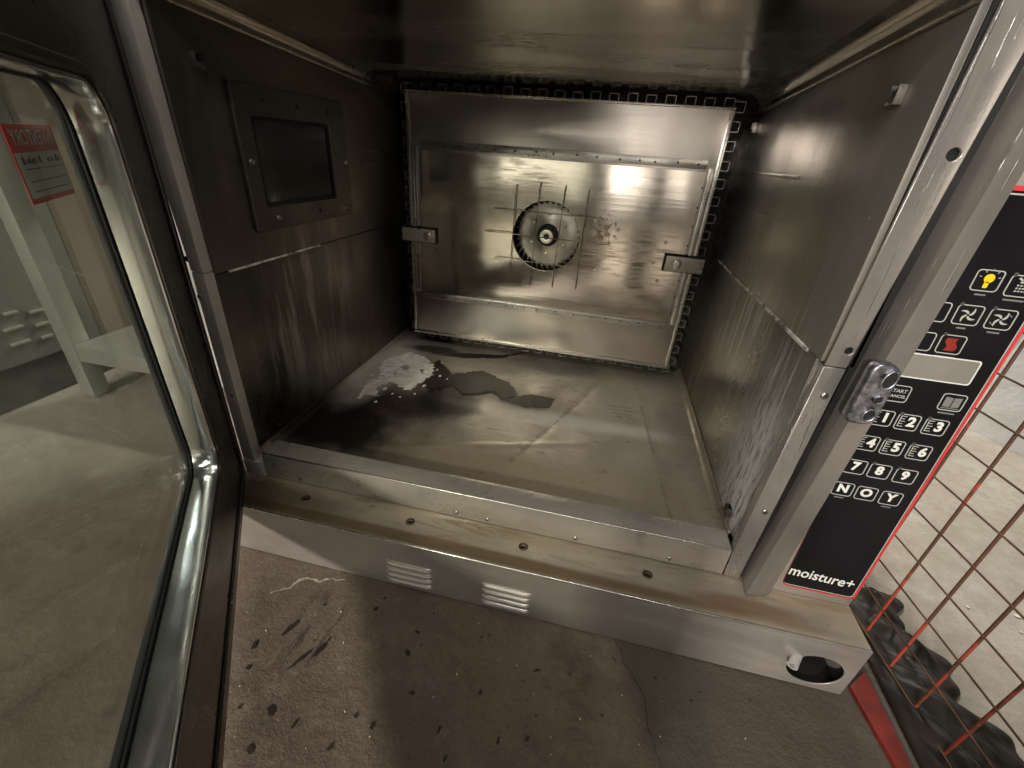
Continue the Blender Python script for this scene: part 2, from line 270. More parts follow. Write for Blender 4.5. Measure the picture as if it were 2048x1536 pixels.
def glass_mat(name, tint=(0.74, 0.76, 0.72), haze=0.05):
    m, nt, b = mat(name); nt.nodes.remove(b)
    out = nt.nodes['Material Output']
    tr = N(nt, 'ShaderNodeBsdfTransparent'); tr.inputs[0].default_value = (*tint, 1)
    gl = N(nt, 'ShaderNodeBsdfGlossy'); gl.inputs['Roughness'].default_value = 0.03; gl.inputs[0].default_value = (1, 1, 1, 1)
    df = N(nt, 'ShaderNodeBsdfDiffuse'); df.inputs[0].default_value = (0.52, 0.54, 0.50, 1)
    geo = N(nt, 'ShaderNodeNewGeometry'); dt = N(nt, 'ShaderNodeVectorMath', operation='DOT_PRODUCT'); L(nt, geo.outputs['Incoming'], dt.inputs[0]); L(nt, geo.outputs['Normal'], dt.inputs[1])
    c1 = math_(nt, 'POWER', math_(nt, 'SUBTRACT', 1.0, math_(nt, 'ABSOLUTE', dt.outputs['Value'])), 5.0)
    fr_ = math_(nt, 'ADD', 0.03, math_(nt, 'MULTIPLY', c1, 0.5))
    m1 = N(nt, 'ShaderNodeMixShader'); L(nt, fr_, m1.inputs[0]); L(nt, tr.outputs[0], m1.inputs[1]); L(nt, gl.outputs[0], m1.inputs[2])
    sm = ramp(nt, noi(nt, coords(nt, (1, 1, 1)), 9, 5, 0.6, 0.6), 0.35, 0.75, haze*0.4, haze*1.8)
    m2 = N(nt, 'ShaderNodeMixShader'); L(nt, sm, m2.inputs[0]); L(nt, m1.outputs[0], m2.inputs[1]); L(nt, df.outputs[0], m2.inputs[2])
    L(nt, m2.outputs[0], out.inputs[0]); return m
M['glass'] = glass_mat('smeared_door_glass', haze=0.12)
M['lampglass'] = plain('dark_lamp_glass', (0.012, 0.011, 0.010), 0.08, 0, 0.6)
def floor_mat():
    m, nt, b = mat('dirty_concrete')
    v = coords(nt)
    a = noi(nt, v, 3.2, 7, 0.62, 0.2); f = noi(nt, v, 30, 9, 0.75, 0.1); g = noi(nt, v, 260, 4, 0.7)
    c = mixc(nt, ramp(nt, a, 0.32, 0.68), (0.104, 0.077, 0.054), (0.180, 0.138, 0.100))
    c = mixc(nt, ramp(nt, f, 0.45, 0.70, 0, 0.6), c, (0.225, 0.185, 0.135))
    c = mixc(nt, ramp(nt, noi(nt, coords(nt, loc=(4, 4, 4)), 17, 9, 0.78, 0.2), 0.52, 0.72, 0, 0.75), c, (0.065, 0.048, 0.034))
    c = mixc(nt, ramp(nt, g, 0.42, 0.75, 0, 0.45), c, (0.085, 0.068, 0.05))
    c = mixc(nt, ramp(nt, noi(nt, coords(nt, loc=(8, 1, 2)), 420, 2, 0.5), 0.70, 0.74, 0, 0.6), c, (0.42, 0.37, 0.28))
    c = mixc(nt, ramp(nt, noi(nt, coords(nt, loc=(1, 9, 2)), 110, 3, 0.6), 0.68, 0.74, 0, 0.7), c, (0.03, 0.022, 0.015))
    # paler colour painted in for brighter light beside the oven and behind the camera
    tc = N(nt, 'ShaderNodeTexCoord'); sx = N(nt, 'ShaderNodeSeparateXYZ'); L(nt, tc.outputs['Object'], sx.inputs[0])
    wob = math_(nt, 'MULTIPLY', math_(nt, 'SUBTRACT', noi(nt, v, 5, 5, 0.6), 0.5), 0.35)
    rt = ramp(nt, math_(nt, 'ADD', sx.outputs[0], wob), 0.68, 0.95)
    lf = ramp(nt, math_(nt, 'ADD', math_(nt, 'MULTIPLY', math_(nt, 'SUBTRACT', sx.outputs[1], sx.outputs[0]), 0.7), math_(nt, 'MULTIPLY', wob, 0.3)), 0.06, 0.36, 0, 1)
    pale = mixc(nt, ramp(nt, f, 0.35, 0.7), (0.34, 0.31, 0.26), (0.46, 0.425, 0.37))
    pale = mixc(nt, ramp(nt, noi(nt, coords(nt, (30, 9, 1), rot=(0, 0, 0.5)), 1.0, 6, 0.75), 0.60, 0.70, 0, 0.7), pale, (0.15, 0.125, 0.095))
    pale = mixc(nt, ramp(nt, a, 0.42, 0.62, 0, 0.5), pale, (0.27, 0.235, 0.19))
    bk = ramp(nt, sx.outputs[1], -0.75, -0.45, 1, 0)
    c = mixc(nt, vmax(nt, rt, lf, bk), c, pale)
    # darker floor right of the crack
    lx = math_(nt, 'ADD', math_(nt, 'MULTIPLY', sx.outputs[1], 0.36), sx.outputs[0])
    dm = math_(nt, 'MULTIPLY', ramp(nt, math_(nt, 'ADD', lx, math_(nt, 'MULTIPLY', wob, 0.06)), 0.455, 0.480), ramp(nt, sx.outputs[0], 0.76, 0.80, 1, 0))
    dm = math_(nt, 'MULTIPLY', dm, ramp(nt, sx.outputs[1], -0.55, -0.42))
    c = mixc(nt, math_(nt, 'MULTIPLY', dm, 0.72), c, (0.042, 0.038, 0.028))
    # dark scraped streaks
    s1 = math_(nt, 'MULTIPLY', blob(nt, (0.16, -0.135, -0.1), (0.03, 0.05, 0.3), soft=0.6), ramp(nt, noi(nt, coords(nt, (70, 14, 1), rot=(0, 0, -0.25)), 1, 5, 0.7), 0.50, 0.62))
    c = mixc(nt, math_(nt, 'MULTIPLY', s1, 0.8), c, (0.04, 0.028, 0.02))
    L(nt, c, b.inputs['Base Color'])
    L(nt, ramp(nt, a, 0.3, 0.7, 0.55, 0.85), b.inputs['Roughness'])
    h = math_(nt, 'ADD', math_(nt, 'MULTIPLY', f, 0.0032), math_(nt, 'MULTIPLY', g, 0.0008))
    bp = N(nt, 'ShaderNodeBump'); bp.inputs['Distance'].default_value = 1.0; L(nt, h, bp.inputs['Height']); L(nt, bp.outputs[0], b.inputs['Normal'])
    return m
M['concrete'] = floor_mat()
M['seam'] = plain('crusted_seam_sealant', (0.66, 0.65, 0.61), 0.6, 0.2, var=0.9, vs=60)
M['crack'] = plain('dark_crack_dirt', (0.045, 0.036, 0.028), 0.9, var=0.4, vs=80)
M['lime'] = plain('white_lime_trace', (0.42, 0.38, 0.30), 0.85, var=0.5, vs=120)
M['scale'] = plain('bright_limescale', (0.78, 0.75, 0.67), 0.55, var=0.2, vs=70)
M['wet'] = plain('greasy_brown_water', (0.040, 0.030, 0.024), 0.42, 0.0, 0.2, var=0.5, vs=14)

# ------------------------------------------------------------------ mesh helpers
def link(name, me, m, parent=None, smooth=True):
    o = bpy.data.objects.new(name, me); COL.objects.link(o)
    if m is not None:
        for x in (m if isinstance(m, (list, tuple)) else [m]): me.materials.append(M[x])
    if parent is not None: o.parent = parent
    return o
def fin(name, bm, m, parent=None, smooth_angle=None):
    bmesh.ops.recalc_face_normals(bm, faces=bm.faces)
    me = bpy.data.meshes.new(name); bm.to_mesh(me); bm.free()
    o = link(name, me, m, parent)
    if smooth_angle:
        for p in me.polygons: p.use_smooth = True
        try: me.set_sharp_from_angle(angle=math.radians(smooth_angle))
        except Exception: pass
    return o
def tag(o, label=None, cat=None, group=None, kind=None):
    if label: o['label'] = label
    if cat: o['category'] = cat
    if group: o['group'] = group
    if kind: o['kind'] = kind
    return o
def empty(name, loc=(0, 0, 0)):
    o = bpy.data.objects.new(name, None); COL.objects.link(o); o.location = loc; return o
def add_hexa(bm, p, bev=0.0, mi=0):
    """p: 8 corners, bottom 4 ccw then top 4"""
    b2 = bmesh.new(); v = [b2.verts.new(q) for q in p]
    for f in ((0, 3, 2, 1), (4, 5, 6, 7), (0, 1, 5, 4), (1, 2, 6, 5), (2, 3, 7, 6), (3, 0, 4, 7)): b2.faces.new([v[i] for i in f])
    if bev: bmesh.ops.bevel(b2, geom=b2.edges[:], offset=bev, segments=2, profile=0.6, affect='EDGES')
    for f in b2.faces: f.material_index = mi
    me = bpy.data.meshes.new('t'); b2.to_mesh(me); b2.free(); bm.from_mesh(me); bpy.data.meshes.remove(me)
def add_box(bm, lo, hi, bev=0.0, mi=0):
    a, b = lo, hi
    add_hexa(bm, [(a[0], a[1], a[2]), (b[0], a[1], a[2]), (b[0], b[1], a[2]), (a[0], b[1], a[2]), (a[0], a[1], b[2]), (b[0], a[1], b[2]), (b[0], b[1], b[2]), (a[0], b[1], b[2])], bev, mi)
def box(name, lo, hi, m, parent=None, bev=0.0012):
    bm = bmesh.new(); add_box(bm, lo, hi, bev); return fin(name, bm, m, parent, 35)
def hexa(name, pts, m, parent=None, bev=0.001):
    bm = bmesh.new(); add_hexa(bm, pts, bev); return fin(name, bm, m, parent, 35)
def add_tube(bm, pts, r, seg=8, cap=True, mi=0):
    pts = [Vector(p) for p in pts]; rings = []
    rad = r if isinstance(r, (list, tuple)) else [r]*len(pts)
    up = None
    for i, p in enumerate(pts):
        t = ((pts[min(i+1, len(pts)-1)]-p).normalized() + (p-pts[max(i-1, 0)]).normalized()).normalized()
        if up is None or abs(up.dot(t)) > 0.98: up = Vector((0, 0, 1)) if abs(t.z) < 0.9 else Vector((1, 0, 0))
        a = t.cross(up).normalized(); b = a.cross(t).normalized(); up = b
        rings.append([bm.verts.new(p + (a*math.cos(2*math.pi*k/seg) + b*math.sin(2*math.pi*k/seg))*rad[i]) for k in range(seg)])
    for i in range(len(rings)-1):
        for k in range(seg):
            f = bm.faces.new([rings[i][k], rings[i][(k+1) % seg], rings[i+1][(k+1) % seg], rings[i+1][k]]); f.material_index = mi; f.smooth = True
    if cap:
        bm.faces.new(list(reversed(rings[0]))).material_index = mi; bm.faces.new(rings[-1]).material_index = mi
def tube(name, pts, r, m, parent=None, seg=8):
    bm = bmesh.new(); add_tube(bm, pts, r, seg); return fin(name, bm, m, parent, 50)
def basis(origin, X, Y):
    X = Vector(X).normalized(); Y = Vector(Y); Y = (Y - X*Y.dot(X)).normalized(); Z = X.cross(Y)
    return Matrix(((X.x, Y.x, Z.x, origin[0]), (X.y, Y.y, Z.y, origin[1]), (X.z, Y.z, Z.z, origin[2]), (0, 0, 0, 1)))
def rrect(x0, y0, x1, y1, r, n=6):
    P = []
    rs = r if isinstance(r, (list, tuple)) else [r]*4
    for (cx, cy, a0, q) in ((x1-rs[0], y0+rs[0], -90, rs[0]), (x1-rs[1], y1-rs[1], 0, rs[1]), (x0+rs[2], y1-rs[2], 90, rs[2]), (x0+rs[3], y0+rs[3], 180, rs[3])):
        for k in range(n+1):
            a = math.radians(a0+90*k/n); P.append((cx+q*math.cos(a), cy+q*math.sin(a)))
    return P
def circ(x, y, r, n=32): return [(x+r*math.cos(2*math.pi*k/n), y+r*math.sin(2*math.pi*k/n)) for k in range(n)]
def curve_mesh(loops, thick=0.0, bev=0.0):
    """filled planar outline with holes, local z from 0 to thick"""
    cu = bpy.data.curves.new('c', 'CURVE'); cu.dimensions = '2D'; cu.fill_mode = 'BOTH' if thick else 'BACK'
    for lp in loops:
        s = cu.splines.new('POLY'); s.points.add(len(lp)-1); s.use_cyclic_u = True
        for i, p in enumerate(lp): s.points[i].co = (p[0], p[1], 0, 1)
    cu.extrude = max(thick/2-bev, 0); cu.bevel_depth = bev; cu.bevel_resolution = 1; cu.offset = -bev
    ob = bpy.data.objects.new('c', cu); COL.objects.link(ob)
    dg = bpy.context.evaluated_depsgraph_get(); me = bpy.data.meshes.new_from_object(ob.evaluated_get(dg))
    bpy.data.objects.remove(ob); bpy.data.curves.remove(cu)
    me.transform(Matrix.Translation((0, 0, thick/2)))
    return me
def plate(name, loops, thick, mx, m, parent=None, bev=0.0006):
    me = curve_mesh(loops, thick, bev); me.transform(mx); me.name = name
    return link(name, me, m, parent)
def text_mesh(s, size=1.0, off=0.0, align='CENTER'):
    cu = bpy.data.curves.new('t', 'FONT'); cu.body = s; cu.size = size; cu.offset = off; cu.align_x = align; cu.align_y = 'CENTER'; cu.resolution_u = 3
    ob = bpy.data.objects.new('t', cu); COL.objects.link(ob)
    dg = bpy.context.evaluated_depsgraph_get(); me = bpy.data.meshes.new_from_object(ob.evaluated_get(dg))
    bpy.data.objects.remove(ob); bpy.data.curves.remove(cu); return me
def join(bm, me, mx=None, mi=0):
    if mx is not None: me.transform(mx)
    n0 = len(bm.faces); bm.from_mesh(me); bm.faces.ensure_lookup_table()
    for f in bm.faces[n0:]: f.material_index = mi
    bpy.data.meshes.remove(me)
T = Matrix.Translation
def screw(p, nrm, r, parent, m='screw', slot=True, name='screw', h=0.0012):
    """domed pan head with a cross slot"""
    nrm = Vector(nrm).normalized(); mx = Matrix.Translation(p) @ nrm.to_track_quat('Z', 'Y').to_matrix().to_4x4()
    bm = bmesh.new(); n = 14; prev = None
    for (rr, z) in ((1, 0), (0.98, 0.4), (0.8, 0.85), (0.45, 1.0)):
        ring = [bm.verts.new((r*rr*math.cos(2*math.pi*k/n), r*rr*math.sin(2*math.pi*k/n), z*h)) for k in range(n)]
        if prev:
            for k in range(n): bm.faces.new([prev[k], prev[(k+1) % n], ring[(k+1) % n], ring[k]])
        prev = ring
    bm.faces.new(prev)
    if slot:
        a = random.uniform(0, 1.5)
        for q in (a, a+math.pi/2):
            b2 = bmesh.new(); add_box(b2, (-r*0.55, -r*0.11, h*0.55), (r*0.55, r*0.11, h*1.05), 0, 1)
            me = bpy.data.meshes.new('t'); b2.to_mesh(me); b2.free(); me.transform(Matrix.Rotation(q, 4, 'Z')); bm.from_mesh(me); bpy.data.meshes.remove(me)
    bm.transform(mx)
    return fin(name, bm, [m, 'rubber'], parent, 40)

# ================================================================== SETTING
FZ = -0.1015
bm = bmesh.new(); bmesh.ops.create_grid(bm, x_segments=8, y_segments=8, size=7)
bm.transform(T((0, 0, FZ)))
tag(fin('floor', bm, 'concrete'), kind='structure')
# whitewashed wall beyond the cage, on the right
tag(hexa('whitewashed_wall', [(1.27, 0.66, FZ-0.01), (1.45, 0.30, FZ-0.01), (1.75, 0.45, FZ-0.01), (1.55, 0.80, FZ-0.01),
     (1.27, 0.66, 1.2), (1.45, 0.30, 1.2), (1.75, 0.45, 1.2), (1.55, 0.80, 1.2)], 'limewash', bev=0.01), 'whitewashed wall end standing on the floor behind the red wire mesh', 'wall')

# ================================================================== OVEN
W, D, H = 0.60, 0.49, 0.478
oven = empty('combi_oven', (0.3, 0.2, FZ))
oven.location = (0, 0, 0)
tag(oven, 'open stainless steel combi oven with black number key panel and stained chamber', 'oven')
def sweep(name, prof, y0, y1, m, th=0.002, outward=None, ys=2, zfun=None):
    """sheet with the profile (x,z) points, run from y0 to y1, given a thickness"""
    bm = bmesh.new(); cols = []
    for j in range(ys+1):
        y = y0+(y1-y0)*j/ys
        cols.append([bm.verts.new((x, y, z+(zfun(x, y) if zfun else 0))) for x, z in prof])
    for j in range(ys):
        for i in range(len(prof)-1): bm.faces.new([cols[j][i], cols[j][i+1], cols[j+1][i+1], cols[j+1][i]])
    me = bpy.data.meshes.new(name); bm.to_mesh(me); bm.free()
    for p in me.polygons: p.use_smooth = True
    o = link(name, me, m, oven)
    md = o.modifiers.new('thickness', 'SOLIDIFY'); md.thickness = th; md.offset = outward
    return o
def arc(cx, cz, r, a0, a1, n=7): return [(cx+r*math.cos(math.radians(a0+(a1-a0)*k/n)), cz+r*math.sin(math.radians(a0+(a1-a0)*k/n))) for k in range(n+1)]
# chamber floor, coved up at both sides, with pressed creases falling to the drain
creases = [((0.322, 0.094), (0.473, 0.465), 0.0016), ((0.506, 0.397), (0.537, 0.045), -0.0014), ((0.12, 0.065), (0.43, 0.175), -0.0012), ((0.10, 0.39), (0.26, 0.435), 0.001)]
def segd(x, y, a, b):
    ax, ay = a; bx, by = b; t = max(0, min(1, ((x-ax)*(bx-ax)+(y-ay)*(by-ay))/((bx-ax)**2+(by-ay)**2)))
    return math.hypot(x-ax-t*(bx-ax), y-ay-t*(by-ay))
def zf(x, y):
    z = 0
    for a, b, h in creases: z -= h*math.exp(-(segd(x, y, a, b)/0.0035)**2)
    k = min(1, min(x, W-x)/0.05)
    if k > 0: z -= 0.003*k*math.exp(-((x-0.33)**2+(y-0.24)**2)/0.03)
    return z + 0.0012*k*noise.noise((x*9, y*9, 0.3))
r = 0.012
prof = arc(r, r, r, 180, 270, 8) + [(r+(W-2*r)*k/90, 0) for k in range(1, 90)] + arc(W-r, r, r, 270, 360, 8)
sweep('chamber_floor', prof, 0.031, D, 'floor_in', 0.002, 1, 90, zf)
HS = 0.243
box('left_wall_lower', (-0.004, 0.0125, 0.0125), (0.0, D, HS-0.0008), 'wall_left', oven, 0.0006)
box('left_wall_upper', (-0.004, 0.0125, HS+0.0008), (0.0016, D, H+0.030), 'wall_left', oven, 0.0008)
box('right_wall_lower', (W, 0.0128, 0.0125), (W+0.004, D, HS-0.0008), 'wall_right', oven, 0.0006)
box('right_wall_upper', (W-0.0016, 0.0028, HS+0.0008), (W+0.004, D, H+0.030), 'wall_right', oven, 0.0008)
for k, (a, b) in enumerate(((0.03, 0.42),)):
    box('seam_bead', (W-0.0032, a, HS-0.0022), (W-0.0004, b, HS+0.0012), 'seam', oven, 0.0008)
box('seam_bead', (0.0004, 0.03, HS-0.0016), (0.0028, 0.20, HS+0.0008), 'seam', oven, 0.0006)
rc = 0.020
prof = [(0.0018, H-rc*1.1), (0.004, H-rc)] + arc(rc, H-rc, rc*0.92, 172, 98, 4) + [(rc+(W-2*rc)*k/10, H) for k in range(0, 11)] + arc(W-rc, H-rc, rc*0.92, 82, 8, 4) + [(W-0.004, H-rc), (W-0.0018, H-rc*1.1)]
sweep('chamber_ceiling', prof, 0.0, D, 'ceiling', 0.002, -1, 20, lambda x, y: 0.022*max(0, 1-y/0.42)**1.2)
# pressed horizontal ribs of the walls
for yy, zz, wdt, side in ((0.19, 0.375, 0.24, 1), (0.19, 0.330, 0.24, 1), (0.39, 0.365, 0.09, 0), (0.39, 0.345, 0.09, 0)):
    if side: box('wall_rib', (W-0.0032, yy, zz), (W-0.0012, yy+wdt, zz+0.004), 'wall_right', oven, 0.0009)
    else: box('wall_rib', (0.0012, yy-wdt/2, zz), (0.0030, yy+wdt/2, zz+0.004), 'wall_left', oven, 0.0009)
box('chamber_back', (-0.004, D, 0.0), (W+0.004, D+0.003, H), 'cavity', oven, 0)
# rack brackets
def bracket(p, side):
    bm = bmesh.new(); s = 0.6 if side == 'l' else -0.6; x, y, z = p
    add_box(bm, (min(x, x+s*0.010), y-0.008, z-0.009), (max(x, x+s*0.010), y-0.006, z+0.009), 0.0004)
    add_box(bm, (min(x, x+s*0.010), y+0.006, z-0.009), (max(x, x+s*0.010), y+0.008, z+0.009), 0.0004)
    add_box(bm, (min(x+s*0.008, x+s*0.010), y-0.0058, z-0.009), (max(x+s*0.008, x+s*0.010), y+0.0058, z-0.002), 0.0004)
    add_box(bm, (min(x, x+s*0.0015), y-0.0058, z-0.003), (max(x, x+s*0.0015), y+0.0058, z+0.008), 0.0002, 1)
    bm.transform(T((0, y, z)) @ Matrix.Diagonal((1, 0.7, 0.7, 1)) @ T((0, -y, -z)))
    return fin('rack_bracket', bm, ['lampframe' if side == 'l' else 'bracket', 'rubber'], oven, 35)
for y, z in ((0.05, 0.437), (0.425, 0.436), (0.05, 0.030)): bracket((0.0018 if z > .2 else 0.0, y, z), 'l')
for y, z in ((0.05, 0.436), (0.428, 0.436), (0.052, 0.026)): bracket((W-0.0018 if z > .2 else W, y, z), 'r')
# ---------------- fan tray with folded rims
PY = 0.432
mxf = basis((0, PY, 0), (1, 0, 0), (0, 0, 1))            # local z points to -y
bx0, bx1, bz0, bz1 = 0.041, 0.563, 0.030, 0.460
hole = circ(0.3005, 0.2495, 0.0640, 56)
tray = plate('fan_tray', [[(bx0, bz0), (bx1, bz0), (bx1, bz1), (bx0, bz1)], hole], 0.002, mxf, 'tray', oven, 0.0004)
for lo, hi in (((bx0, PY-0.006, bz1-0.0035), (bx1, PY-0.0022, bz1)), ((bx0, PY-0.006, bz0), (bx1, PY-0.0022, bz0+0.005)),
               ((bx0, PY-0.005, bz0+0.0052), (bx0+0.006, PY-0.0022, bz1-0.0037)), ((bx1-0.006, PY-0.005, bz0+0.0052), (bx1, PY-0.0022, bz1-0.0037))):
    box('folded_rim', lo, hi, 'strip', tray, 0.0008)
def zz(a, b, x, x0=0.066, x1=0.541): return a+(b-a)*(x-x0)/(x1-x0)
inner = [(0.062, 0.121), (0.541, 0.123), (0.545, 0.373), (0.064, 0.373)]
ipl = plate('fan_plate', [inner, circ(0.3005, 0.2495, 0.0605, 56), circ(0.092, 0.267, 0.0022, 10), circ(0.092, 0.206, 0.0022, 10), circ(0.103, 0.236, 0.0028, 10),
      circ(0.507, 0.262, 0.003, 10), circ(0.493, 0.226, 0.003, 10), circ(0.507, 0.196, 0.003, 10)], 0.0014, mxf @ T((0, 0, 0.0024)), 'plate', tray, 0.0003)
for (a, b, c, d) in ((0.066, 0.376, 0.543, 0.389), (0.062, 0.108, 0.539, 0.119)):
    st = box('top_strip' if b > 0.2 else 'bottom_strip', (a, PY-0.0050, b), (c, PY-0.0022, d), 'strip', tray, 0.0005)
    n = 15
    for k in range(n):
        x = a+0.010+(c-a-0.02)*k/(n-1)+random.uniform(-.006, .006)
        screw((x, PY-0.0050, (b+d)/2+random.uniform(-.001, .001)), (0, -1, 0), 0.0017, st, 'rivet', False, 'rivet', 0.0008)
for (x0, x1) in ((0.0485, 0.0535), (0.0555, 0.0585), (0.5475, 0.5555)):
    st = box('side_strip', (x0, PY-0.0062, 0.119), (x1, PY-0.0022, 0.378), 'strip', tray, 0.0009)
    if x1 > 0.1:
        for k in range(8): screw((0.5435, PY-0.0040, 0.14+k*0.030), (0, -1, 0), 0.0015, ipl, 'rivet', False, 'rivet', 0.0008)
# corrugated fin strip round the tray: a square-wave ribbon of thin metal
def fins(p0, d, out, n, pitch, hgt):
    bm = bmesh.new(); d = Vector(d); out = Vector(out); th = 0.0008; prof = []
    for k in range(n):
        s = k*pitch; jt = random.uniform(-.0008, .0008); hh = hgt*random.uniform(.9, 1.05)
        prof += [(s+jt, 0), (s+jt, hh), (s+pitch*.5+jt, hh), (s+pitch*.5+jt, 0)]
    for (a, b) in zip(prof[:-1], prof[1:]):
        A = Vector(p0)+d*a[0]+out*a[1]; Bq = Vector(p0)+d*b[0]+out*b[1]
        t = (Bq-A)
        if t.length < 1e-6: continue
        t.normalize(); nn = Vector((t.z, 0, -t.x))*th/2; e = t*th/2
        c = [A-e-nn, Bq+e-nn, Bq+e+nn, A-e+nn]
        v1 = [bm.verts.new((q.x, PY+0.003, q.z)) for q in c]; v2 = [bm.verts.new((q.x, PY+0.030, q.z)) for q in c]
        bm.faces.new(v1); bm.faces.new(v2[::-1])
        for i in range(4): bm.faces.new([v1[i], v1[(i+1) % 4], v2[(i+1) % 4], v2[i]])
    return fin('corrugated_fin_strip', bm, 'fin', oven)
fins((bx0-0.002, 0, bz1-0.003), (1, 0, 0), (0, 0, 1), 19, 0.0282, 0.014)
fins((bx0+0.004, 0, bz0+0.003), (1, 0, 0), (0, 0, -1), 21, 0.0255, 0.013)
fins((bx0+0.002, 0, bz0+0.006), (0, 0, 1), (-1, 0, 0), 17, 0.0262, 0.012)
fins((bx1-0.002, 0, bz0+0.006), (0, 0, 1), (1, 0, 0), 17, 0.0262, 0.015)
# fan
fx, fz = 0.3005, 0.2495
bm = bmesh.new()
def lathe(bm, prof, n=48, mi=0):
    prev = None
    for rr, y in prof:
        ring = [bm.verts.new((fx+rr*math.cos(2*math.pi*k/n), y, fz+rr*math.sin(2*math.pi*k/n))) for k in range(n)]
        if prev:
            for k in range(n): bm.faces.new([prev[k], prev[(k+1) % n], ring[(k+1) % n], ring[k]]).material_index = mi
        prev = ring
lathe(bm, [(0.014, PY+0.022), (0.017, PY+0.024), (0.040, PY+0.032), (0.058, PY+0.034), (0.058, PY+0.036), (0.014, PY+0.036)])
fan = fin('fan', bm, 'fan', oven, 40)
bm = bmesh.new(); lathe(bm, [(0.0095, PY+0.016), (0.0125, PY+0.004), (0.0118, PY+0.002), (0.009, PY+0.0015), (0.0045, PY+0.002), (0.0042, PY+0.006), (0.0, PY+0.006)], 28); lathe(bm, [(0.0125, PY+0.004), (0.0135, PY+0.010), (0.0135, PY+0.024)], 28)
fin('fan_hub', bm, 'fan', fan, 40)
bm = bmesh.new(); lathe(bm, [(0.0050, PY+0.0010), (0.0, PY+0.0010)], 24); fin('hub_bore_shade', bm, 'rubber', fan)  # black disc stands in for the shade inside the bore
bm = bmesh.new(); lathe(bm, [(0.0132, PY+0.0205), (0.0200, PY+0.0225)], 28); fin('hub_recess_shade', bm, 'rubber', fan)  # black ring stands in for the shade round the hub
bm = bmesh.new()
for k in range(34):
    a = 2*math.pi*k/34; ca, sa = math.cos(a), math.sin(a); ca2, sa2 = math.cos(a+.10), math.sin(a+.10)
    p = [(fx+ca*.0545, fz+sa*.0545), (fx+ca2*.064, fz+sa2*.064)]
    t = Vector((-sa, 0, ca))*0.0006
    vs = []
    for y in (PY+0.010, PY+0.0330):
        for q in p: vs += [(q[0]-t.x, y, q[1]-t.z), (q[0]+t.x, y, q[1]+t.z)]
    add_hexa(bm, [vs[0], vs[1], vs[3], vs[2], vs[4], vs[5], vs[7], vs[6]])
fin('fan_blades', bm, 'rivet', fan)
bm = bmesh.new(); lathe(bm, [(0.0625, PY+0.0055), (0.067, PY+0.0055), (0.067, PY+0.0075), (0.0625, PY+0.0075), (0.0625, PY+0.0055)])
fin('blade_ring', bm, 'fan', fan, 40)
for k in range(6):
    a = k*math.pi/3+.5; screw((fx+.035*math.cos(a), PY+0.0300, fz+.035*math.sin(a)), (0, -1, 0), 0.0026, fan, 'fan', False, 'rivet', 0.001)
bm = bmesh.new(); lathe(bm, [(0.068, PY+0.0005), (0.068, D-0.002), (0.0, D-0.002)]); fin('fan_housing', bm, 'cavity', oven)
# wire guard
guard = empty('fan_guard'); guard.parent = oven
GY = 0.4215
for a, b in (((0.242, 0.331), (0.240, 0.164)), ((0.283, 0.337), (0.280, 0.160)), ((0.326, 0.335), (0.322, 0.161)), ((0.366, 0.333), (0.366, 0.163))):
    tube('guard_wire', [(a[0]+.001, PY-0.004, a[1]-.001), (a[0]+.001, GY, a[1]+0.001), (a[0], GY, a[1]-0.006), (b[0], GY, b[1]+0.004), (b[0], PY-0.004, b[1])], 0.00085, 'wire', guard)
for a, b in (((0.206, 0.291), (0.395, 0.291)), ((0.191, 0.251), (0.415, 0.249)), ((0.209, 0.205), (0.396, 0.204))):
    tube('guard_wire', [(a[0], PY-0.004, a[1]), (a[0], GY-0.0018, a[1]), (b[0], GY-0.0018, b[1]), (b[0], PY-0.004, b[1])], 0.00085, 'wire', guard)
# clips
for (x0, x1, z0, z1, kx) in ((0.027, 0.092, 0.2185, 0.242, 0.078), (0.513, 0.576, 0.217, 0.242, 0.532)):
    c = box('tray_clip', (x0, PY-0.0125, z0), (x1, PY-0.0068, z1), 'sill', oven, 0.001)
    screw((kx, PY-0.0125, (z0+z1)/2), (0, -1, 0), 0.0085, c, 'strip', False, 'clip_knob', 0.0022)
    box('clip_rim', (x0-0.001 if x0 < .3 else x0-0.003, PY-0.0066, z0-0.002), (x1+0.003 if x0 < .3 else x1+.001, PY-0.0063, z1+0.003), 'rubber', c, 0)
# ---------------- chamber lamp window (left wall)
mxl = basis((0.0018, 0, 0), (0, 1, 0), (0, 0, 1))         # local z -> +x
lamp = plate('lamp_window_frame', [rrect(0.080, 0.277, 0.290, 0.427, 0.004), rrect(0.103, 0.304, 0.250, 0.397, 0.004)], 0.005, mxl, 'lampframe', oven, 0.0012)
me = curve_mesh([rrect(0.101, 0.302, 0.252, 0.399, 0.003)], 0.001); me.transform(mxl @ T((0, 0, 0.0006))); link('lamp_glass', me, 'lampglass', lamp)
plate('glass_seal', [rrect(0.1028, 0.3038, 0.2502, 0.3972, 0.004), rrect(0.107, 0.308, 0.246, 0.393, 0.004)], 0.002, mxl @ T((0, 0, 0.0017)), 'rubber', lamp, 0.0003)
for y, z, big in ((0.09, 0.352, 1), (0.118, 0.290, 1), (0.125, 0.413, 0), (0.185, 0.412, 0), (0.25, 0.412, 0), (0.205, 0.290, 0), (0.262, 0.289, 1), (0.281, 0.350, 1)):
    screw((0.0068, y, z), (1, 0, 0), 0.0032 if big else 0.0028, lamp, 'screw' if big else 'rubber', False, 'screw', 0.0035 if big else 0.0004)
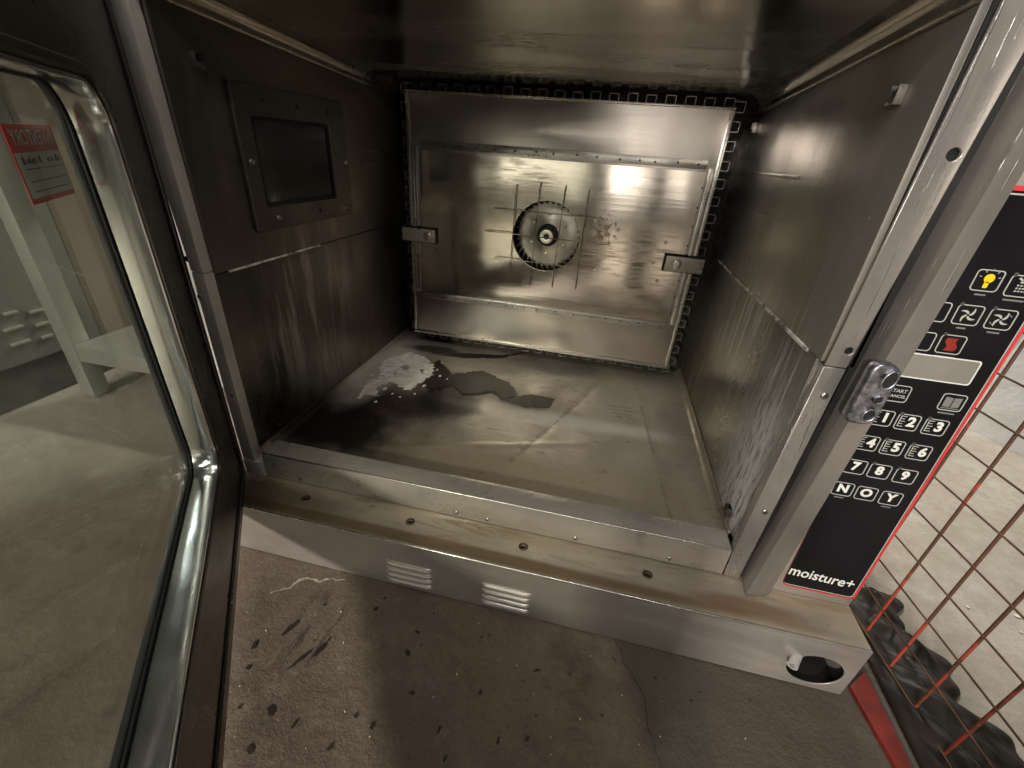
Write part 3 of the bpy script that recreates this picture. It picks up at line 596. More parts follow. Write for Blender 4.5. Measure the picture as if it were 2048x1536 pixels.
# ---------------- jambs
def prism_y(name, poly, y0, y1, m, parent=oven, bev=0.0008):
    """poly (x,z) on the front plane, 4 corners ccw from lower left"""
    a, b, c, d = poly
    return hexa(name, [(a[0], y0, a[1]), (b[0], y0, b[1]), (b[0], y1, b[1]), (a[0], y1, a[1]), (d[0], y0, d[1]), (c[0], y0, c[1]), (c[0], y1, c[1]), (d[0], y1, d[1])], m, parent, bev)
lj = prism_y('left_jamb_lower', [(-0.0165, 0.0), (0.0, 0.0), (0.0, 0.2465), (-0.0145, 0.2475)], -0.0012, 0.012, 'jamb_lit')
lj2 = prism_y('left_jamb_upper', [(-0.0145, 0.2483), (0.0, 0.2473), (-0.004, 0.52), (-0.028, 0.52)], -0.0012, 0.012, 'jamb_lit')
prism_y('left_jamb_foot', [(-0.016, -0.0238), (0.0115, -0.0238), (0.0085, -0.0008), (-0.0165, -0.0008)], -0.0022, 0.012, 'jamb_lit')
for x, z in ((-0.0205, 0.403), (-0.0150, 0.261)): screw((x, -0.0012, z), (0, -1, 0), 0.0032, lj2)
for x, z in ((-0.0125, 0.221), (-0.006, 0.099)): screw((x, -0.0012, z), (0, -1, 0), 0.0030, lj)
# right jamb (drilled)
mxj = basis((0, 0, 0), (1, 0, 0), (0, 0, 1))
rj = plate('right_jamb_lower', [[(0.5955, 0.0165), (0.5955, -0.0235), (0.6125, -0.0235), (0.6180, 0.2405), (0.6010, 0.2405)]], 0.0125, mxj @ T((0, 0, -0.012)), 'jamb', oven)
rj2 = plate('right_jamb_upper', [[(0.6010, 0.2415), (0.6180, 0.2415), (0.6330, 0.50), (0.608, 0.50)], circ(0.6200, 0.399, 0.0040, 20), circ(0.6140, 0.2565, 0.0032, 20)], 0.0030, mxj @ T((0, 0, -0.0025)), 'jamb', oven)
for x, z in ((0.6115, 0.214), (0.6075, 0.077)): screw((x, -0.0007, z), (0, -1, 0), 0.0032, rj)
box('hole_shade_backing', (0.6045, 0.0030, 0.242), (0.6245, 0.0120, 0.5), 'rubber', oven, 0)  # black block added so the drilled holes look dark inside
# seal groove
hexa('door_seal_groove', [(0.6130, 0.003, -0.0235), (0.6190, 0.003, -0.0235), (0.6190, 0.014, -0.0235), (0.6130, 0.014, -0.0235),
     (0.6300, 0.003, 0.50), (0.640, 0.003, 0.50), (0.640, 0.014, 0.50), (0.6300, 0.014, 0.50)], 'rubber', oven, 0)
# post: front face x .6145-.639 -> .638-.655
post = hexa('latch_post', [(0.6145, -0.0215, -0.0225), (0.6390, -0.0160, -0.0225), (0.6390, 0.010, -0.0225), (0.6160, 0.010, -0.0225),
     (0.6420, -0.0215, 0.52), (0.6560, -0.0180, 0.52), (0.665, 0.010, 0.52), (0.6375, 0.010, 0.52)], 'post', oven, 0.0012)
# latch casting
bm = bmesh.new()
mxk = basis((0, -0.0205, 0), (1, 0, 0.06), (0.03, 0, 1))
mxq = basis((0, -0.0195, 0), (1, 0, 0), (0, 0, 1))
lt = curve_mesh([[(x+0.03*(z-0.233), z) for x, z in rrect(0.6185, 0.2065, 0.6395, 0.2595, [0.008, 0.010, 0.006, 0.005], 8)]], 0.0100, 0.0018)
lt.transform(mxq); latch = link('latch_casting', lt, 'cast', post)
for cx, cz, rx, rz in ((0.6325, 0.2480, 0.0052, 0.0088), (0.6320, 0.2310, 0.0034, 0.0038), (0.6312, 0.2165, 0.0048, 0.0062)):
    el = lambda k: [(cx+k*rx*math.cos(a)+0.12*k*rz*math.sin(a), cz+k*rz*math.sin(a)) for a in [2*math.pi*q/28 for q in range(28)]]
    me = curve_mesh([el(1.0), el(0.74)], 0.0030, 0.0006); me.transform(mxq @ T((0, 0, 0.0095))); link('socket_rim', me, 'cast', latch)
    me = curve_mesh([el(0.78)], 0.0004); me.transform(mxq @ T((0, 0, 0.0101))); link('socket_shade', me, 'rubber', latch)  # black patch stands in for the shade inside the socket
# ---------------- sill
sill = box('sill', (0.0122, 0.0, -0.0232), (0.5945, 0.0305, 0.0152), 'sill', oven, 0.0015)
for x in (0.064, 0.172, 0.279, 0.319, 0.427, 0.535): screw((x, 0.0, -0.0165), (0, -1, 0), 0.0030, sill)
# ---------------- base
base_top = -0.0240
bm = bmesh.new()
me = curve_mesh([[(-0.02, -0.054), (0.724, -0.054), (0.724, 0.5), (-0.02, 0.5)]] + [circ(x, -0.0222, 0.0030, 16) for x in (0.086, 0.228, 0.369, 0.511)], 0.0022, 0.0004)
me.transform(T((0, 0, base_top-0.0024))); ledge = link('ledge', me, 'ledge', oven)
for x in (0.086, 0.228, 0.369, 0.511):
    bm = bmesh.new()
    bmesh.ops.create_circle(bm, cap_ends=False, radius=0.0052, segments=24)
    outer = bm.verts[:]; 
    bm2 = bmesh.new(); prev = None
    for rr, z in ((0.0058, 0.00006), (0.0050, 0.0006), (0.0032, 0.0002), (0.0028, -0.004), (0.0, -0.004)):
        ring = [bm2.verts.new((x+rr*math.cos(2*math.pi*k/20), -0.0222+rr*math.sin(2*math.pi*k/20), base_top+z)) for k in range(20)]
        if prev:
            for k in range(20): bm2.faces.new([prev[k], prev[(k+1) % 20], ring[(k+1) % 20], ring[k]])
        prev = ring
    bm.free()
    hb = fin('threaded_insert', bm2, 'rivet', ledge, 40)
# front panel, drilled for the drain
mxb = basis((0, -0.0542, 0), (1, 0, 0), (0, 0, 1))
fp = plate('base_front_panel', [[(-0.02, FZ+0.0015), (0.724, FZ+0.0015), (0.724, base_top), (-0.02, base_top)],
    [(0.6885+0.0265*math.cos(a), -0.0705+0.0225*math.sin(a)) for a in [2*math.pi*k/40 for k in range(40)]]], 0.0016, mxb, 'front', oven, 0.0005)
box('base_side_panel', (0.7222, -0.0538, FZ+0.0015), (0.7240, 0.5, base_top-0.0026), 'front', oven, 0.0003)
box('base_left_panel', (-0.0200, -0.0538, FZ+0.0015), (-0.0182, 0.5, base_top-0.0026), 'front', oven, 0.0003)
box('base_inner_wall', (0.62, 0.03, FZ+0.002), (0.722, 0.032, base_top-0.003), 'cavity', oven, 0)
tube('folded_edge', [(-0.019, -0.0548, base_top-0.0008), (0.35, -0.0550, base_top-0.0008), (0.7235, -0.0548, base_top-0.0008)], 0.0013, 'strip', oven, 10)
tube('sill_edge', [(0.0125, 0.0008, 0.0147), (0.594, 0.0008, 0.0147)], 0.0011, 'strip', sill, 10)
for gx, g0 in ((0.2095, -0.0595), (0.3300, -0.0600)):
    for k in range(4):
        z = g0-k*0.0098; x0 = gx; x1 = gx+0.060
        bm = bmesh.new(); n = 16; prev = None
        for i in range(n+1):
            u = i/n; e = min(1, min(u, 1-u)*9); e = math.sqrt(max(0, 1-(1-e)**2)); x = x0+(x1-x0)*u
            sec = [(0.0001, 0.0028), (-0.0016*e, 0.0022*e+0.0004), (-0.0030*e, 0.0002), (-0.0034*e, -0.0016*e), (-0.0002*0, -0.0017*e-0.0001)]
            ring = [bm.verts.new((x, -0.0558+a, z+b)) for a, b in sec]
            if prev:
                for q in range(len(sec)-1): bm.faces.new([prev[q], prev[q+1], ring[q+1], ring[q]]).material_index = 0
            prev = ring
        add_box(bm, (x0+0.003, -0.0572, z-0.0032), (x1-0.003, -0.0557, z-0.0018), 0, 1)
        fin('louvre', bm, ['front', 'rubber'], fp, 60)
# drain pipe
bm = bmesh.new(); p0 = Vector((0.6590, -0.0660, -0.0580)); p1 = Vector((0.668, -0.052, -0.0560)); p2 = Vector((0.679, -0.042, -0.0560)); p3 = Vector((0.688, 0.02, -0.058))
d0 = (p1-p0).normalized()
add_tube(bm, [p0+d0*0.008, p0, p0, p1, p2, p3], [0.0029, 0.0029, 0.0050, 0.0050, 0.0062, 0.0062], 20)
add_tube(bm, [p0+d0*0.0016, p0+d0*0.003], 0.00292, 16, True, 1)  # black disc stands in for the shade inside the pipe
fin('drain_pipe', bm, ['pvc', 'rubber'], oven, 45)
box('drain_shade_plate', (0.62, -0.0515, FZ+0.002), (0.7218, 0.03, FZ+0.004), 'rubber', oven, 0)  # black plate added to darken the inside of the drain hole
# ---------------- control housing and panel
def lean(z): return -0.03*z
housing = hexa('control_housing', [(0.640, -0.0055, base_top+0.0005), (0.7235, -0.0055, base_top+0.0005), (0.7235, 0.5, base_top+0.0005), (0.640, 0.5, base_top+0.0005),
     (0.660, -0.0055, 0.52), (0.7085, -0.0055, 0.52), (0.7085, 0.5, 0.52), (0.660, 0.5, 0.52)], 'front', oven, 0.0015)
pc = empty('control_panel'); pc.parent = oven
mxp = Matrix(((1, -0.03, 0, 0), (0, 0, -1, -0.0057), (0, 1, 0, 0), (0, 0, 0, 1)))
def pp(name, loops, z, m, parent=None, th=0.0): 
    me = curve_mesh(loops, th); me.transform(mxp @ T((0, 0, z))); me.name = name; return link(name, me, m, parent or pc)
pp('panel_border_red', [rrect(0.651, -0.0125, 0.7228, 0.384, 0.006)], 0.0, 'redborder', None, 0.0004)
pp('panel_film', [rrect(0.651, -0.0105, 0.7202, 0.381, 0.005)], 0.0006, 'panel', None, 0.0002)
pp('panel_border_white', [rrect(0.6515, -0.0093, 0.7197, 0.3795, 0.0045), rrect(0.6515, -0.0085, 0.7189, 0.3785, 0.004)], 0.0010, 'print', None, 0.0001)
pp('display_frame', [rrect(0.652, 0.2435, 0.7095, 0.2645, 0.0025), rrect(0.6528, 0.2445, 0.7085, 0.2635, 0.002)], 0.0010, 'print_white', None, 0.0002)
pp('display', [rrect(0.6528, 0.2445, 0.7085, 0.2635, 0.002)], 0.0009, 'display', None, 0.0001)
DZ = [0]
def key(x, z, glyph=None, scale=False, cap=0.0, led=True, gm=1):
    bm = bmesh.new(); hw, hh = 0.0086, 0.0076
    join(bm, curve_mesh([rrect(-hw, -hh, hw, hh, 0.0026, 5), rrect(-hw+.0007, -hh+.0007, hw-.0007, hh-.0007, 0.0020, 5)], 0.0003), T((0, 0, 0)), 0)
    if glyph:
        if isinstance(glyph, str):
            me = text_mesh(glyph, 0.0120, 0.00055); join(bm, me, T((0.0028 if scale else 0.0, 0.0004, 0.0002)), gm)
        else:
            for lp, mi in glyph: join(bm, curve_mesh([lp], 0.0002), T((0, 0, 0.0001)), mi)
    if scale:
        for k in range(5): join(bm, curve_mesh([[(-0.0062, 0.0050-k*0.0024), (-0.0030 if k % 2 else -0.0020, 0.0050-k*0.0024), (-0.0030 if k % 2 else -0.0020, 0.0056-k*0.0024), (-0.0062, 0.0056-k*0.0024)]], 0.0002), None, 0)
        join(bm, curve_mesh([[(-0.0064, -0.0048), (-0.0058, -0.0048), (-0.0058, 0.0058), (-0.0064, 0.0058)]], 0.0002), T((0, 0, .00005)), 0)
    if led: join(bm, curve_mesh([circ(-0.0070, 0.0078, 0.0014, 12)], 0.0005), None, 4)
    if cap: join(bm, curve_mesh([[(-cap/2, -0.0107), (cap/2, -0.0107), (cap/2, -0.0095), (-cap/2, -0.0095)]], 0.0002), None, 3)
    bm.transform(mxp @ T((x+0.03*z, z, 0.0009)))
    o = fin('key', bm, ['print', 'print_white', 'yellow', 'print_dim', 'led', 'redprint'], pc); return o
bulb = [([(0.0032*math.cos(a)+.0004, 0.0016+0.0032*math.sin(a)) for a in [2*math.pi*k/20 for k in range(20)]], 2), (rrect(-0.0014, -0.0052, 0.0016, -0.0008, 0.0008, 3), 2)]
for k in range(5):
    a = math.radians(10+k*40); bulb.append(([(0.0052*math.cos(a+s*0.05)+.0004, 0.0016+0.0052*math.sin(a+s*0.05)) for s in (-1, 1)]+[(0.0066*math.cos(a+s*0.04)+.0004, 0.0016+0.0066*math.sin(a+s*0.04)) for s in (1, -1)], 0))
def vane(extra=False):
    g = []
    for k in range(4):
        a0 = k*math.pi/2+.2; P = []; Q = []
        for i in range(7):
            t = i/6; rr = 0.0008+0.0052*t; a = a0+t*0.9; wd = 0.0009*math.sin(math.pi*(0.15+0.75*t))
            P.append((rr*math.cos(a)-wd*math.sin(a), rr*math.sin(a)+wd*math.cos(a))); Q.append((rr*math.cos(a)+wd*math.sin(a), rr*math.sin(a)-wd*math.cos(a)))
        g.append((P+Q[::-1], 0))
    if extra:
        g.append(([(0.0028, 0.0052), (0.0060, 0.0030), (0.0056, 0.0022), (0.0048, 0.0030), (0.0034, 0.0042)], 3)); g.append(([(-0.0028, -0.0052), (-0.0060, -0.0030), (-0.0056, -0.0022), (-0.0048, -0.0030), (-0.0034, -0.0042)], 3))
    return g
wavy = [([(-0.0035+0.0012*math.sin(t*6), -0.005+0.010*t) for t in [i/10 for i in range(11)]] + [(0.0035+0.0012*math.sin(t*6), -0.005+0.010*t) for t in [1-i/10 for i in range(11)]], 5)]
shower = [(rrect(-0.002, 0.0022, 0.004, 0.0034, 0.0004, 2), 0), ([(-0.004, 0.005), (-0.001, 0.0035), (-0.0008, 0.0045), (-0.003, 0.006)], 0)] + [([(-0.003+k*.002, -0.004+j*.002), (-0.0018+k*.002, -0.004+j*.002), (-0.0014+k*.002, -0.0030+j*.002), (-0.0026+k*.002, -0.0030+j*.002)], 0) for k in range(4) for j in range(3)]
book = [([(-0.0058, -0.004), (-0.0004, -0.0046), (-0.0004, 0.0040), (-0.0058, 0.0046)], 3), ([(0.0004, -0.0046), (0.0058, -0.004), (0.0058, 0.0046), (0.0004, 0.0040)], 3), ([(-0.0062, -0.0058), (0.0062, -0.0058), (0.0062, -0.005), (-0.0062, -0.005)], 3)]
def key_label(o, s): o['label'] = s
key_label(key(0.674, 0.3235, bulb, cap=.007, led=False), 'key with a yellow light bulb'); key(0.6955, 0.322, shower, cap=.013)
key(0.6535, 0.298, None); key(0.6745, 0.298, vane(), cap=.006); key(0.6957, 0.2975, vane(True), cap=.008)
key(0.6545, 0.2745, None, cap=.008); key_label(key(0.6748, 0.2745, wavy, cap=.014), 'key with a dull red heat symbol')
o = key(0.6585, 0.2285, None, led=False); key_label(key(0.6985, 0.2275, book, cap=.012, led=False), 'key with an open book')
bm = bmesh.new(); join(bm, text_mesh('START', 0.0042, 0.00008), T((0, 0.0024, 0))); join(bm, text_mesh('CANCEL', 0.0036, 0.00008), T((0, -0.0024, 0)))
bm.transform(mxp @ T((0.6585+.0069, 0.2285, 0.0012))); fin('key_lettering', bm, 'print', o)
for i, row in enumerate((('1', '2', '3'), ('4', '5', '6'), ('7', '8', '9'), ('N', 'O', 'Y'))):
    for j, ch in enumerate(row):
        z = 0.2045-i*0.0262; x = (0.6580, 0.6778, 0.6985)[j]
        key_label(key(x-0.001 if i < 2 else x, z-0.0006*j, ch, scale=(i < 2), cap=(.008 if i == 3 and j != 1 else 0), led=(i < 3)), 'key marked ' + ch)
me = text_mesh('moisture+', 0.0150, 0.00022)
xs = [v.co.x for v in me.vertices]; wd = max(xs)-min(xs)
bm = bmesh.new(); join(bm, me, Matrix.Diagonal((0.0625/wd, 1.22, 1, 1))); bm.transform(mxp @ T((0.6835, 0.0105, 0.0012)) @ Matrix.Rotation(math.radians(-2.0), 4, 'Z')); fin('panel_lettering', bm, 'print_white', pc)
# ---------------- outer casing
box('casing_left', (-0.0300, 0.014, base_top+0.0006), (-0.0280, 0.5, 0.561), 'body', oven, 0.0003)
box('casing_top', (-0.0300, 0.0125, 0.5615), (0.7085, 0.5, 0.565), 'body', oven, 0.0005)
box('casing_back', (-0.0300, 0.5005, FZ+0.002), (0.7235, 0.503, 0.561), 'body', oven, 0.0003)
box('casing_front_header', (-0.0275, 0.0, 0.5460), (0.7080, 0.012, 0.5610), 'body', oven, 0.0008)
box('front_top_flange', (0.0, 0.0, H+0.026), (0.600, 0.012, 0.5445), 'jamb', oven, 0.0005)

# ---------------- door (hinged at the left, standing half open)
dd = Vector((0.615, -0.788, 0)).normalized(); DO = Vector((-0.020, -0.002, -0.022))
mxd = basis(DO, dd, (0, 0, 1))       # local z points away from the camera (door outside)
door = empty('door'); door.parent = oven
DW, DH = 0.66, 0.56
OP = (0.103, 0.091, 0.575, 0.428)
def dpl(name, loops, z, th, m, bev=0.0008, par=None, smooth=False):
    me = curve_mesh(loops, th, bev); me.transform(mxd @ T((0, 0, z))); me.name = name
    if smooth:
        for p in me.polygons: p.use_smooth = True
        me.set_sharp_from_angle(angle=math.radians(40))
    return link(name, me, m, par or door)
rr4 = [0.028, 0.034, 0.034, 0.026]
dpl('door_frame', [rrect(0, 0, DW, DH, 0.003), rrect(*OP, rr4, 10)], 0.0, 0.020, 'doorframe', 0.0015, smooth=True)
o_ = OP
dpl('raised_bead', [rrect(o_[0]-0.008, o_[1]-0.008, o_[2]+0.008, o_[3]+0.008, [q+.008 for q in rr4], 10), rrect(o_[0]-.001, o_[1]-.001, o_[2]+.001, o_[3]+.001, rr4, 10)], -0.0026, 0.0030, 'doorframe', 0.0014, smooth=True)
dpl('polished_recess_trim', [rrect(o_[0]+.0003, o_[1]+.0003, o_[2]-.0003, o_[3]-.0003, rr4, 10), rrect(o_[0]+0.0035, o_[1]+0.0035, o_[2]-0.0035, o_[3]-0.0035, [q-.003 for q in rr4], 10)], -0.0010, 0.0215, 'chrome', 0.0010, smooth=True)
dpl('inner_glass_seal', [rrect(o_[0]+.001, o_[1]+.001, o_[2]-.001, o_[3]-.001, rr4, 10), rrect(o_[0]+0.0052, o_[1]+0.0052, o_[2]-0.0052, o_[3]-0.0052, [q-.006 for q in rr4], 10)], 0.0209, 0.0018, 'rubber', 0.0004)
dpl('inner_glass_pane', [rrect(o_[0]-.006, o_[1]-.006, o_[2]+.006, o_[3]+.006, 0.02, 6)], 0.0230, 0.0, 'glass', 0)
dpl('outer_frame', [rrect(0.0, 0.0, DW, DH, 0.003), rrect(o_[0]+0.004, o_[1]+0.004, o_[2]-0.004, o_[3]-0.004, 0.02, 8)], 0.0240, 0.0045, 'black', 0.0010)
dpl('outer_glass_pane', [rrect(o_[0]-0.01, o_[1]-0.01, o_[2]+0.01, o_[3]+0.01, 0.012, 6)], 0.0290, 0.0, 'glass', 0)
dpl('seal_strip', [rrect(0.010, 0.0105, DW-0.010, DH-0.010, 0.002, 3), rrect(0.0145, 0.0150, DW-0.0145, DH-0.0145, 0.001, 3)], -0.0012, 0.0012, 'rubber', 0.0003)
dpl('outer_lip', [rrect(-0.001, -0.001, DW, DH, 0.002, 3), rrect(0.0095, 0.0100, DW-0.0095, DH-0.0095, 0.001, 3)], -0.0022, 0.0022, 'doorframe', 0.0008)
for zh in (0.01, 0.50):
    tube('hinge', [(-0.028, -0.004, zh-0.02), (-0.028, -0.004, zh+0.02)], 0.006, 'post', door, 14)
# sticker on the outer pane, read from behind
sw = basis(DO, dd, (0, 0, 1)) @ T((0, 0, 0.0284))
bm = bmesh.new(); x0, x1, z0, z1 = 0.121, 0.189, 0.357, 0.3985
join(bm, curve_mesh([[(x0, z0), (x1, z0), (x1, z1), (x0, z1)]], 0.0001), None, 0)
join(bm, curve_mesh([[(x0+.0016, z0+.003), (x1-.0016, z0+.003), (x1-.0016, z1-0.0145), (x0+.0016, z1-0.0145)]], 0.0001), T((0, 0, -0.00025)), 1)
flip = Matrix.Diagonal((-1, 1, 1, 1))
def mtext(s, size, x, z, wd, mi):
    me = text_mesh(s, size, 0.0001); xs = [v.co.x for v in me.vertices]; k = wd/(max(xs)-min(xs))
    # seen from the chamber side the door x axis runs leftwards in view, so unflipped text reads reversed
    join(bm, me, T((x, z, -0.0004)) @ Matrix.Diagonal((1, 1, 1, 1)) @ Matrix.Diagonal((k, 1, 1, 1)), mi)
mtext('INVENTORY', 0.0115, (x0+x1)/2, z1-0.0072, (x1-x0)*.86, 1)
rs = random.Random(4); xx = x0+.006
while xx < x1-.008:      # an unreadable smudged row of handwriting
    wq = rs.uniform(.0012, .0045); hq = rs.uniform(.0022, .0042)
    if rs.random() < .8: join(bm, curve_mesh([[(xx, z1-.0205), (xx+wq, z1-.0205+rs.uniform(-.0004, .0004)), (xx+wq, z1-.0205+hq), (xx+rs.uniform(0, .001), z1-.0205+hq)]], 0.0001), T((0, 0, -0.0004)), 2)
    xx += wq+rs.uniform(.0004, .0014)
for zz_ in (z1-0.0235, z1-0.0300, z0+.0062): join(bm, curve_mesh([[(x0+.006, zz_), (x1-.008, zz_), (x1-.008, zz_+.0005), (x0+.006, zz_+.0005)]], 0.0001), T((0, 0, -0.0004)), 2)
bm.transform(sw); stk = fin('inventory_sticker', bm, ['stkred', 'stkwhite', 'ink'], door)
stk['label'] = 'red and white inventory sticker, its lettering seen reversed through the door glass'

# ================================================================== liquid and deposits in the chamber
def blobpoly(pts, it=3, amp=0.16, seed=1):
    rnd = random.Random(seed); P = [Vector((p[0], p[1])) for p in pts]
    for k in range(it):
        Q = []
        for i, p in enumerate(P):
            q = P[(i+1) % len(P)]; m = (p+q)/2; e = q-p; m += Vector((-e.y, e.x))*rnd.uniform(-amp, amp); Q += [p, m]
        P = Q
    return [(p.x, p.y) for p in P]
ZP = 0.0016
def sheet(name, loops, z, m, parent=None, th=0.0003):
    me = curve_mesh(loops, th); me.transform(T((0, 0, z))); me.name = name; return link(name, me, m, parent)
def zp(*ps, z=0.0): return [tuple(at(x, y, 'z', z))[:2] for x, y in ps]
def ragged(pts, amp, seed=0, step=0.0012, fr=90):
    P = [Vector((p[0], p[1], 0)) for p in pts]; c = sum(P, Vector())/len(P); out = []
    for i, p in enumerate(P):
        q = P[(i+1) % len(P)]; n = max(2, int((q-p).length/step)); e = (q-p).normalized(); nn = Vector((e.y, -e.x, 0))
        for k in range(n):
            w_ = p+(q-p)*k/n
            d_ = noise.noise((w_.x*fr, w_.y*fr, seed)) + 0.6*noise.noise((w_.x*fr*2.3, w_.y*fr*2.3, seed+5)) + 0.35*noise.noise((w_.x*fr*5, w_.y*fr*5, seed+9))
            out.append(tuple((w_+nn*d_*amp).xy))
    return out
ZP = 0.0019
pud = (zp((842, 712), (880, 722), (905, 750), (960, 742), (1020, 768), (1035, 790), (1010, 800), (985, 785), (930, 790), (905, 775), (860, 785), (842, 770), (862, 752), (852, 730), (815, 722)))
pud = ragged(pud, 0.005, 3)
o = sheet('water_puddle', [pud], ZP, 'wet'); tag(o, 'dark greasy water puddle with a ragged outline on the oven chamber floor', 'puddle')
for i, ps in enumerate((((758, 742), (768, 722), (790, 712), (820, 708), (850, 716), (866, 735), (868, 752), (845, 764), (818, 784), (800, 772), (780, 768), (764, 756)),
                        ((735, 768), (765, 757), (772, 768), (748, 782), (760, 795), (728, 792), (718, 800), (725, 780)))):
    sheet('limescale_patch', [ragged(zp(*ps), 0.0075, 10+i, fr=120)]+([ragged(zp(*h), 0.0035, 40+j, fr=160) for j, h in enumerate((((800, 735), (812, 731), (822, 738), (808, 744)), ((838, 742), (850, 740), (846, 750)), ((785, 748), (792, 745), (794, 754))))] if i == 0 else []), ZP+0.0006+0.0002*i, 'scale', oven)
for i, (px, py, rr_) in enumerate(((874, 742, 3), (880, 754, 4), (848, 774, 5), (830, 790, 3), (770, 780, 6), (785, 790, 3), (752, 806, 4), (895, 760, 2.5), (745, 752, 4), (884, 728, 3), (800, 796, 2.5))):
    c = at(px, py, 'z', 0); k = rr_*0.00065
    sheet('limescale_patch', [ragged([(c.x+k*math.cos(a), c.y+k*1.5*math.sin(a)) for a in [2*math.pi*q/10 for q in range(10)]], 0.0012, i, 0.0008, 260)], ZP+0.0005, 'scale', oven)
for i, ps in enumerate((((1010, 800), (1060, 790), (1110, 800), (1095, 818), (1050, 815)), ((880, 712), (920, 708), (1000, 712), (1060, 706), (1000, 718), (930, 718)))):
    t_ = sheet('water_puddle', [ragged(zp(*ps), 0.003, 20+i)], ZP-0.0001, 'wet')
    tag(t_, ('small dark wet smear right of the greasy puddle' if i == 0 else 'thin dark wet line on the chamber floor close under the fan tray'), 'puddle')
# ================================================================== right side: cage, red bar, black sheet
cage = empty('wire_mesh_panel', (0.785, 0, FZ)); tag(cage, 'rusty red square wire mesh panel standing beside the oven', 'mesh panel')
GO = Vector((0.785, 0, -FZ)); GT = Vector((-0.11, 0.994, 0))
def gp(t, z, off=0): v = Vector((0, 0, 0)) + GT*t + Vector((0.994, 0.11, 0))*off; return Vector((v.x, v.y, z-FZ))
vs = [0.064+0.0396*k for k in range(-9, 9)]
zs = [-0.0905, -0.049, -0.008, 0.031, 0.073, 0.115, 0.157, 0.1955, 0.2325, 0.272, 0.311, 0.35, 0.39]
for t in vs:
    j = random.uniform(-.0008, .0008); zb_ = -0.096 if t < -0.02 else -0.088
    tube('upright_wire', [gp(t+j, zb_-0.0005), gp(t, 0.10), gp(t-j, 0.40)], 0.0015, 'wirered', cage, 8)
for z in zs:
    tube('cross_wire', [gp(vs[0]-0.01, z+random.uniform(-.001, .001), -0.0024), gp(0, z, -0.0024), gp(vs[-1]+.01, z, -0.0024)], 0.0010, 'wirebrown', cage, 8)
A_ = [at(1695, 1377, 'z', FZ), at(1725, 1348, 'z', FZ), at(1817, 1536, 'z', FZ), at(1784, 1536, 'z', FZ)]
dr = (A_[2]-A_[1]); n_ = 0.9
pts = [A_[3]+(A_[3]-A_[0])*1.2, A_[2]+(A_[2]-A_[1])*1.2, A_[1], A_[0]]
tag(hexa('red_floor_bar', [(p.x, p.y, FZ+0.0006) for p in pts]+[(p.x, p.y, FZ+0.006) for p in pts], 'redpaint', bev=0.001), 'flat red painted steel bar on the floor by the drain hole end of the oven', 'bar')
# crumpled black sheet
bm = bmesh.new(); NX, NY = 44, 110; g = []
for i in range(NX+1):
    row = []
    for j in range(NY+1):
        u = i/NX; v = j/NY
        y = 0.095 - 0.23*v; wv = 0.012*math.sin(v*19+0.6)+0.006*math.sin(v*41)
        xl = 0.772+0.000*v; xr_ = 0.835+0.045*v+wv
        x = xl+(xr_-xl)*u
        e = min(u, 1-u)*2; h = 0.012*e**0.5*(0.8+0.25*math.sin(v*11+0.4)) * (1 if 0.02 < v < 0.98 else 0)
        h += 0.020*abs(noise.noise((x*34+y*20, y*22, 1.0)))*e + 0.004*abs(noise.noise((x*80+y*30, y*60, 4.0)))*e
        row.append(bm.verts.new((x, y, FZ+0.0015+max(0, h))))
    g.append(row)
for i in range(NX):
    for j in range(NY): bm.faces.new([g[i][j], g[i+1][j], g[i+1][j+1], g[i][j+1]])
o = fin('black_plastic_sheet', bm, 'tarp', None, 60); md = o.modifiers.new('thickness', 'SOLIDIFY'); md.thickness = 0.0012; md.offset = 1
tag(o, 'crumpled black plastic sheet with a wavy edge lying under the wire mesh', 'sheet')

# ================================================================== behind the door glass: stand and cabinet
stand = empty('steel_stand', (-0.53, 0.17, FZ)); tag(stand, 'grey steel stand with a low shelf seen through the door glass', 'stand')
def sbox(n, lo, hi, m='stand', bev=0.001):
    o_ = stand.location; return box(n, tuple(lo[i]-o_[i] for i in range(3)), tuple(hi[i]-o_[i] for i in range(3)), m, stand, bev)
sbox('leg', (-0.548, 0.17, FZ+0.006), (-0.518, 0.20, 0.52)); sbox('leg', (-0.20, 0.17, FZ+0.006), (-0.172, 0.20, 0.52)); sbox('leg', (-0.548, 0.46, FZ+0.006), (-0.52, 0.49, 0.52)); sbox('leg', (-0.20, 0.46, FZ+0.006), (-0.172, 0.49, 0.52))
sbox('shelf', (-0.517, 0.1705, -0.018), (-0.201, 0.455, 0.015)); sbox('top_shelf', (-0.56, 0.16, 0.521), (-0.16, 0.50, 0.55))
sbox('foot', (-0.530, 0.171, FZ+0.0005), (-0.512, 0.196, FZ+0.0055), 'chrome')
cab = empty('louvred_cabinet', (-0.75, 0.3, FZ)); tag(cab, 'grey louvred steel cabinet with a grimy plinth behind the stand', 'cabinet')
def cbox(n, lo, hi, m='cabinet', bev=0.002):
    o_ = cab.location; return box(n, tuple(lo[i]-o_[i] for i in range(3)), tuple(hi[i]-o_[i] for i in range(3)), m, cab, bev)
cf = cbox('front_panel', (-1.0, 0.02, -0.021), (-0.600, 0.275, 0.7)); cbox('side_panel', (-0.98, 0.277, -0.021), (-0.602, 0.62, 0.7), 'tan'); cbox('plinth', (-0.98, 0.03, FZ+0.001), (-0.612, 0.60, -0.0225), 'soot')
